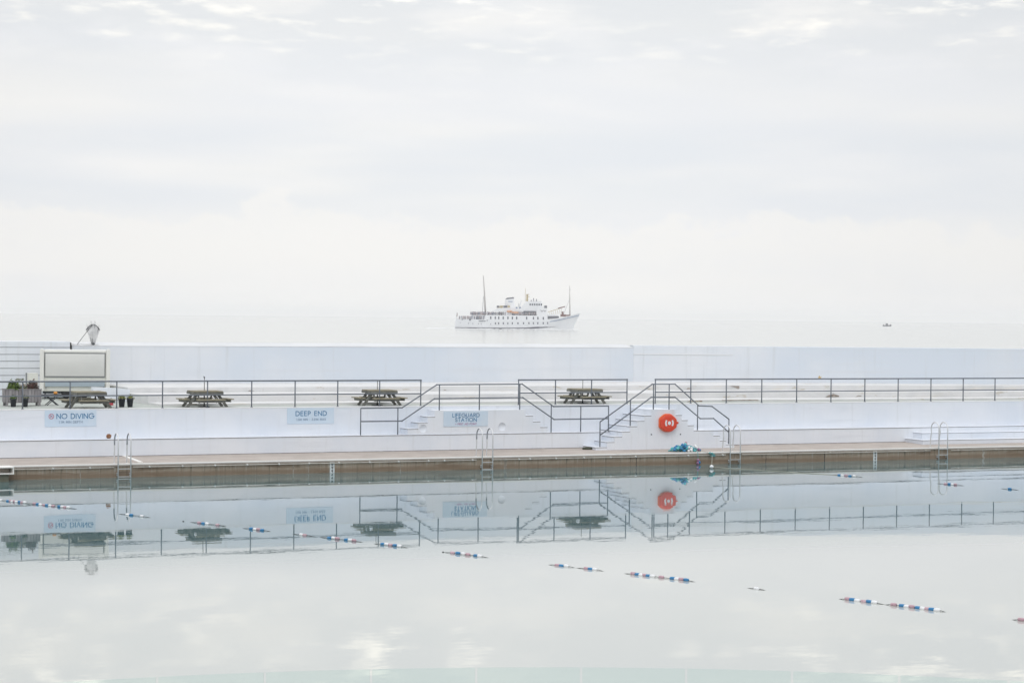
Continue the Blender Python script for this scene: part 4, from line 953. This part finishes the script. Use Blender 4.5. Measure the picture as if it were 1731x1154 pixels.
hull = MB().add(hv, hf).build('hull', M['ship_white'], sp_)
bt = MB()
for sd_ in (-1, 1):
    for i in range(len(stn) - 2):
        t0, t1 = stn[i], stn[i + 1]
        if t1 > .86: break
        vs = []
        for t in (t0, t1):
            h_ = .75 + .5 * max(0, (t - .6)) * 4; x0_ = 0.3 + 63.6 * t
            lift = max(0, t - .55) * 6.0
            for zq in (lift - .3 if lift else -.3, h_ + lift * .6): vs.append((x0_ + .4, sd_ * (beam(t, .3) + .06), zq))
        bt.add(vs, [(0, 2, 3, 1)])
bt.build('boot_stripe', M['ship_boot'], hull)
# raised side with two rows of windows
x0_, x1_ = zx(475), zx(1212)
up_ = MB().prism([(x0_, 4.9), (x1_, 4.9), (x1_, 7.5), (x0_ + .4, 7.5)], -5.95, 5.95).build('main_deck_house', M['ship_white'], sp_)
for xv in (550, 603, 643, 695, 750, 802, 852, 968, 1047, 1099, 1162):
    x = zx(xv); MB().box(x - .32, x + .32, -6.02, -5.96, 5.35, 6.75).build('window', M['ship_grey'], up_)
for xv in (605, 643, 697, 750, 802, 867, 932, 995, 1047, 1099, 1162, 1213):
    x = zx(xv); t = x / 68.4; bb = beam(t, .5) + .22; z = zz_(xv, 657); MB().box(x - .25, x + .25, -bb - .06, -bb + .45, z - .5, z + .5).build('window', M['ship_grey'], hull)
for xv, yv, s_ in ((217, 610, .26), (308, 613, .42), (290, 655, .2), (342, 657, .2), (195, 648, .16), (408, 660, .18), (440, 660, .18), (550, 664, .2), (508, 622, .25)):
    x = zx(xv); t = x / 68.4; bb = beam(t, .6) + .2; z = zz_(xv, yv); MB().tube([(x, -bb - .12, z), (x, -bb + .7, z)], s_, 8).build('porthole', M['ship_grey'], hull)
MB().box(zx(410), zx(490), -6.2, -5.6, zz_(450, 632), zz_(450, 626)).build('name_strip', M['ship_grey'], hull)
# bridge front and wheelhouse
br = MB().prism([(zx(1088), 7.4), (zx(1204), 7.4), (zx(1200), 12.5), (zx(1100), 12.5), (zx(1080), 9.0)], -5.9, 5.9).build('bridge_front', M['ship_white'], sp_)
MB().box(zx(1172), zx(1203) + .05, -6.05, -5.5, 11.6, 12.9).build('bridge_wing_light', M['ship_shade'], br)
for a, b in ((1130, 1160), (1168, 1190)): MB().tube([(zx(a), -5.95, zz_(a, 505)), (zx((a + b) / 2), -5.97, zz_(a, 525)), (zx(b), -5.95, zz_(b, 508))], .12, 6).build('emblem', M['ship_shade'], br)
wh = MB().prism([(zx(900), 9.4), (zx(1150), 9.4), (zx(1142), 14.9), (zx(960), 14.9), (zx(905), 12.2)], -4.6, 4.6).build('wheelhouse', M['ship_white'], sp_)
for i in range(6):
    x = zx(1000) + i * 1.2; MB().box(x, x + .75, -4.68, -4.55, 12.9, 13.9).build('window', M['ship_grey'], wh)
MB().box(zx(960), zx(1145), -4.2, 4.2, 14.95, 15.1).build('roof', M['ship_white'], wh)
for i in range(8):
    x = zx(985) + i * .95; MB().tube([(x, -4.1, 15.1), (x, -4.1, 15.9)], .05, 5).build('roof_rail', M['ship_white'], wh)
MB().tube([(zx(985), -4.1, 15.9), (zx(1145), -4.1, 15.9)], .06, 5).build('roof_rail', M['ship_white'], wh)
for xv, h_ in ((1048, 1.7), (1082, 1.3), (1020, .8)): MB().box(zx(xv) - .25, zx(xv) + .25, -1, -.4, 15.1, 15.1 + h_).build('roof_fitting', M['ship_shade'], wh)
# boat deck, rafts, lifeboats
bd = MB().prism([(zx(560), 9.6), (zx(1085), 9.6), (zx(1085), 10.4), (zx(900), 10.4), (zx(880), 12.0), (zx(640), 11.2), (zx(600), 10.4)], -4.2, 4.2).build('boat_deck', M['ship_white'], sp_)
MB().box(zx(700), zx(1080), -4.0, 4.0, 7.5, 9.6).build('promenade_house', M['ship_white'], sp_)
for xv in (840, 880, 915, 935): MB().box(zx(xv), zx(xv) + .9, -4.28, -4.15, 11.2, 12.0).build('window', M['ship_blue'], bd)
MB().box(zx(930), zx(1075), -5.2, -4.3, 8.0, 9.9).build('deck_recess', M['ship_shade'], sp_)
for a, b, mt in ((618, 650, 'ship_shade'), (655, 690, 'ship_beige'), (695, 740, 'ship_shade'), (745, 772, 'ship_beige')):
    MB().box(zx(a), zx(b), -3.6, -1.4, zz_(a, 478), zz_(a, 450)).build('life_raft', M[mt], sp_)
MB().bar((zx(630), -3.8, zz_(630, 478)), (zx(695), -3.8, zz_(690, 450)), .2, .25).build('davit', M['ship_beige'], sp_)
for a, b, y_ in ((735, 800, 520), (790, 875, 535)):
    n_ = 10; vs = [(zx(a) + (zx(b) - zx(a)) * i / n_, 0, 0) for i in range(n_ + 1)]
    MB().tube([(v[0], -5.3, zz_(a, y_) + .25 * abs(2 * i / n_ - 1) ** 3) for i, v in enumerate(vs)], [max(.10, .62 * math.sqrt(max(0, 1 - (2 * i / n_ - 1) ** 4))) for i in range(n_ + 1)], 8).build('lifeboat', M['ship_orange'], sp_)
# funnel with dark top
fp = [(zx(708), 10.9), (zx(828), 10.9), (zx(822), zz_(822, 365)), (zx(716), zz_(716, 378))]
fu = MB().prism(fp, -1.7, 1.7).build('funnel', M['ship_white'], sp_, 0.3)
MB().prism([(zx(715), zz_(716, 378)), (zx(823), zz_(822, 365)), (zx(812), zz_(812, 352)), (zx(735), zz_(735, 360))], -1.72, 1.72).build('funnel_top', M['ship_shade'], fu)
MB().bar((zx(752), -1.75, zz_(752, 402)), (zx(802), -1.75, zz_(802, 405)), .08, .35).build('funnel_emblem', M['ship_blue'], fu)
# masts
MB().tube([(zx(487), 0, 7.2), (zx(472), 0, zz_(472, 300)), (zx(456), 0, zz_(456, 98))], [.48, .38, .22], 8).build('aft_mast', M['ship_mast'], sp_)
MB().tube([(zx(447), 0, 7.2), (zx(462), 0, zz_(462, 340))], .10, 6).build('mast_stay', M['ship_shade'], sp_)
MB().tube([(zx(1476), 0, 7.5), (zx(1471), 0, zz_(1471, 370)), (zx(1468), 0, zz_(1468, 222))], [.32, .25, .14], 8).build('fore_mast', M['ship_mast'], sp_)
for yv in (265, 370): MB().tube([(zx(1462), 0, zz_(1465, yv)), (zx(1480), 0, zz_(1470, yv))], .12, 6).build('mast_yard', M['ship_shade'], sp_)
MB().tube([(zx(1471), 0, zz_(1471, 375)), (zx(1400), 0, zz_(1400, 555))], .06, 5).build('mast_stay', M['ship_shade'], sp_)
MB().tube([(zx(951), 0, 14.9), (zx(951), 0, zz_(951, 250))], .10, 6).build('aerial', M['ship_beige'], sp_)
mm_ = MB().box(zx(962), zx(984), -.5, .5, 14.9, zz_(970, 318)).build('radar_mast', M['ship_beige'], sp_)
for yv, a, b in ((322, 968, 1000), (350, 975, 1003), (385, 955, 985)): MB().box(zx(a), zx(b), -.7, .7, zz_(a, yv) - .12, zz_(a, yv) + .15).build('radar_arm', M['ship_beige'], mm_)
MB().tube([(zx(880), 0, 11.5), (zx(905), 0, 15.0), (zx(895), 0, 15.8)], .25, 6).build('vent_post', M['ship_white'], sp_)
MB().tube([(zx(876), 0, 12.0), (zx(876), 0, 14.0)], .12, 6).build('vent_post', M['ship_shade'], sp_)
# fore deck: hold recess, canopy, winches and crane boom
MB().prism([(zx(1216), 5.6), (zx(1345), 6.2), (zx(1345), 7.0), (zx(1330), 7.3), (zx(1216), 7.3)], -5.0, 5.0).build('hold_recess', M['ship_shade'], sp_)
MB().prism([(zx(1212), 7.3), (zx(1335), 7.3), (zx(1345), 7.0), (zx(1350), 7.45), (zx(1290), 8.2), (zx(1212), 8.3)], -5.2, 5.2).build('hold_canopy', M['ship_white'], sp_)
MB().prism([(zx(1240), 4.9), (zx(1345), 5.6), (zx(1345), 6.3), (zx(1240), 5.3)], -5.4, 5.4).build('bulwark', M['ship_white'], hull)
for i in range(16):
    t0 = i / 16; x = 51.8 + 15.6 * t0; x2 = x + 15.6 / 16; b0, b1q = beam(min(.995, (x - 1) / 67.4), .85) + .10, beam(min(.995, (x2 - 1) / 67.4), .85) + .10
    z0, z1 = htop(x) - .95 - .25 * t0, htop(x2) - .95 - .25 * t0
    MB().add([(x, -b0, z0), (x2, -b1q, z1), (x2, -b1q, z1 + .28), (x, -b0, z0 + .28), (x, -b0 + .5, z0), (x2, -b1q + .5, z1), (x2, -b1q + .5, z1 + .28), (x, -b0 + .5, z0 + .28)], [(0, 1, 2, 3), (4, 7, 6, 5), (0, 4, 5, 1), (3, 2, 6, 7), (0, 3, 7, 4), (1, 5, 6, 2)]).build('rubbing_strake', M['ship_blue'], hull)
MB().box(zx(1365), zx(1425), -2.5, 2.5, 7.0, 8.3).box(zx(1378), zx(1400), -1.5, 1.5, 8.3, 9.8).box(zx(1425), zx(1478), -2, 2, 7.3, 8.1).build('winch', M['ship_brown'], sp_)
MB().bar((zx(1216), -1, 9.4), (zx(1415), -1, zz_(1415, 468)), .3, .30).build('crane_boom', M['ship_beige'], sp_)
MB().bar((zx(1335), -1, zz_(1335, 485)), (zx(1417), -1, zz_(1417, 466)), .9, .55).build('crane_head', M['ship_brown'], sp_)
for i in range(7):
    x = zx(1235 + i * 22); MB().bar((x, -1, 8.2 if i < 5 else 8.5), (x + .4, -1, 9.6 + i * .28), .2, .16).build('boom_lattice', M['ship_beige'], sp_)
# deck rail at the stern and the flag
for i in range(15):
    x = 1.4 + i * 1.05; MB().tube([(x, -5.3, 5.2), (x, -5.3, 6.2)], .05, 5).build('rail_post', M['ship_white'], sp_)
MB().tube([(1.4, -5.3, 6.2), (16.2, -5.4, 6.1)], .06, 5).build('stern_rail', M['ship_white'], sp_)
fgs = MB().tube([(1.3, 0, 5.2), (1.6, 0, 9.0)], .07, 6).build('flag_staff', M['ship_shade'], sp_)
MB().add([(1.58, 0, 8.8), (1.9, .1, 8.2), (1.8, 0, 6.3), (1.45, -.05, 6.8)], [(0, 1, 2, 3)]).add([(1.58, .06, 8.8), (1.9, .16, 8.2), (1.8, .06, 6.3), (1.45, .01, 6.8)], [(3, 2, 1, 0)]).build('flag', M['ship_brown'], fgs)
for xv in range(300, 1085, 26): MB().tube([(zx(xv), -5.85, 7.4 if xv > 475 else 5.2), (zx(xv), -5.85, 8.5 if xv > 475 else 7.4)], .05, 4).build('rail_post', M['ship_white'], sp_)
MB().tube([(zx(300), -5.87, 8.5), (zx(1085), -5.87, 8.5)], .05, 4).build('deck_rail', M['ship_white'], sp_)
MB().prism([(zx(285), 5.1), (zx(478), 5.1), (zx(478), 7.45), (zx(330), 7.45), (zx(285), 6.2)], -3.5, 5.0).build('aft_house', M['ship_white'], sp_)
pe = MB(); r4 = random.Random(8)
def crowd(mb, x, y, z):
    h = r4.uniform(1.5, 1.85)
    mb.lathe([(.10, 0), (.17, .05), (.16, h * .47), (.23, h * .55), (.24, h * .80), (.07, h * .86), (.12, h * .90), (.12, h * .97), (.03, h)], 6, (x, y, z))
for i in range(125): crowd(pe, r4.uniform(zx(305), zx(720)), r4.uniform(-5.6, 3), 7.5)
for i in range(40): crowd(pe, r4.uniform(zx(180), zx(475)), r4.uniform(-5.2, -3.6), 5.2)
for i in range(55): crowd(pe, r4.uniform(zx(800), zx(1080)), r4.uniform(-5.7, -4.3), 7.5)
for i in range(22): crowd(pe, r4.uniform(zx(930), zx(1080)), r4.uniform(-4.0, -3.0), 10.4)
po = pe.build('passengers', M['person_dark'], kind='stuff'); po.location = sp_.location
# foam along the waterline and the wake behind
wk = MB(); r5 = random.Random(6)
for i in range(170):
    x = r5.choice([r5.uniform(-14, 2), r5.uniform(0, 66), r5.uniform(44, 66)]); y = -6.2 - abs(r5.gauss(0, 2.5)); w_ = r5.uniform(.8, 3.2)
    if x > 58: y = -3.0 - abs(r5.gauss(0, 2.0))
    wk.ball((x, y, .0), w_, r5.uniform(.4, 1.1), r5.uniform(.10, .42), 7, 4)
wo_ = wk.build('wake', M['foam'], kind='stuff'); wo_.location = sp_.location

# ------------------------------------------------------------------ small boat far out
bx, by2 = (1499.5 - 865.5) / F * 2460, 2460.0
sb2 = thing('small_boat', 'tiny grey motor boat far out on the sea at right', 'boat', world=(bx, by2, SEA_Z))
vs = []; Lb = 10.4
for t in (0, .15, .4, .65, .85, 1.0):
    bm_ = 1.5 * (1 if t > .2 else .85) * (1 - max(0, (.0 if t < .5 else (t - .5) / .5)) ** 2 * .95); zt2 = 1.0 + .9 * t ** 2
    for yy, zq in ((-bm_ * .6, -.3), (-bm_, zt2), (bm_, zt2), (bm_ * .6, -.3)): vs.append((-Lb / 2 + t * (Lb - .8) + (.8 * t if zq > 0 else 0), yy, zq))
fs2 = [(0, 3, 2, 1), (20, 21, 22, 23)] + [(i * 4 + j, i * 4 + (j + 1) % 4, (i + 1) * 4 + (j + 1) % 4, (i + 1) * 4 + j) for i in range(5) for j in range(4)]
MB().add(vs, fs2).build('hull', M['ship_shade'], sb2)
MB().prism([(-1.8, .9), (1.0, .9), (.6, 3.4), (-1.6, 3.4)], -1.1, 1.1).build('cabin', M['ship_shade'], sb2)
MB().box(-1.2, .4, -1.16, 1.16, 2.2, 3.0).build('cabin_window', M['ship_grey'], sb2)
MB().box(3.0, 4.4, -.9, .9, 1.3, 2.3).build('bow_gear', M['ship_shade'], sb2)
MB().box(-5.0, -3.4, -.9, .9, .9, 2.0).build('stern_gear', M['ship_shade'], sb2)

bpy.context.view_layer.update()
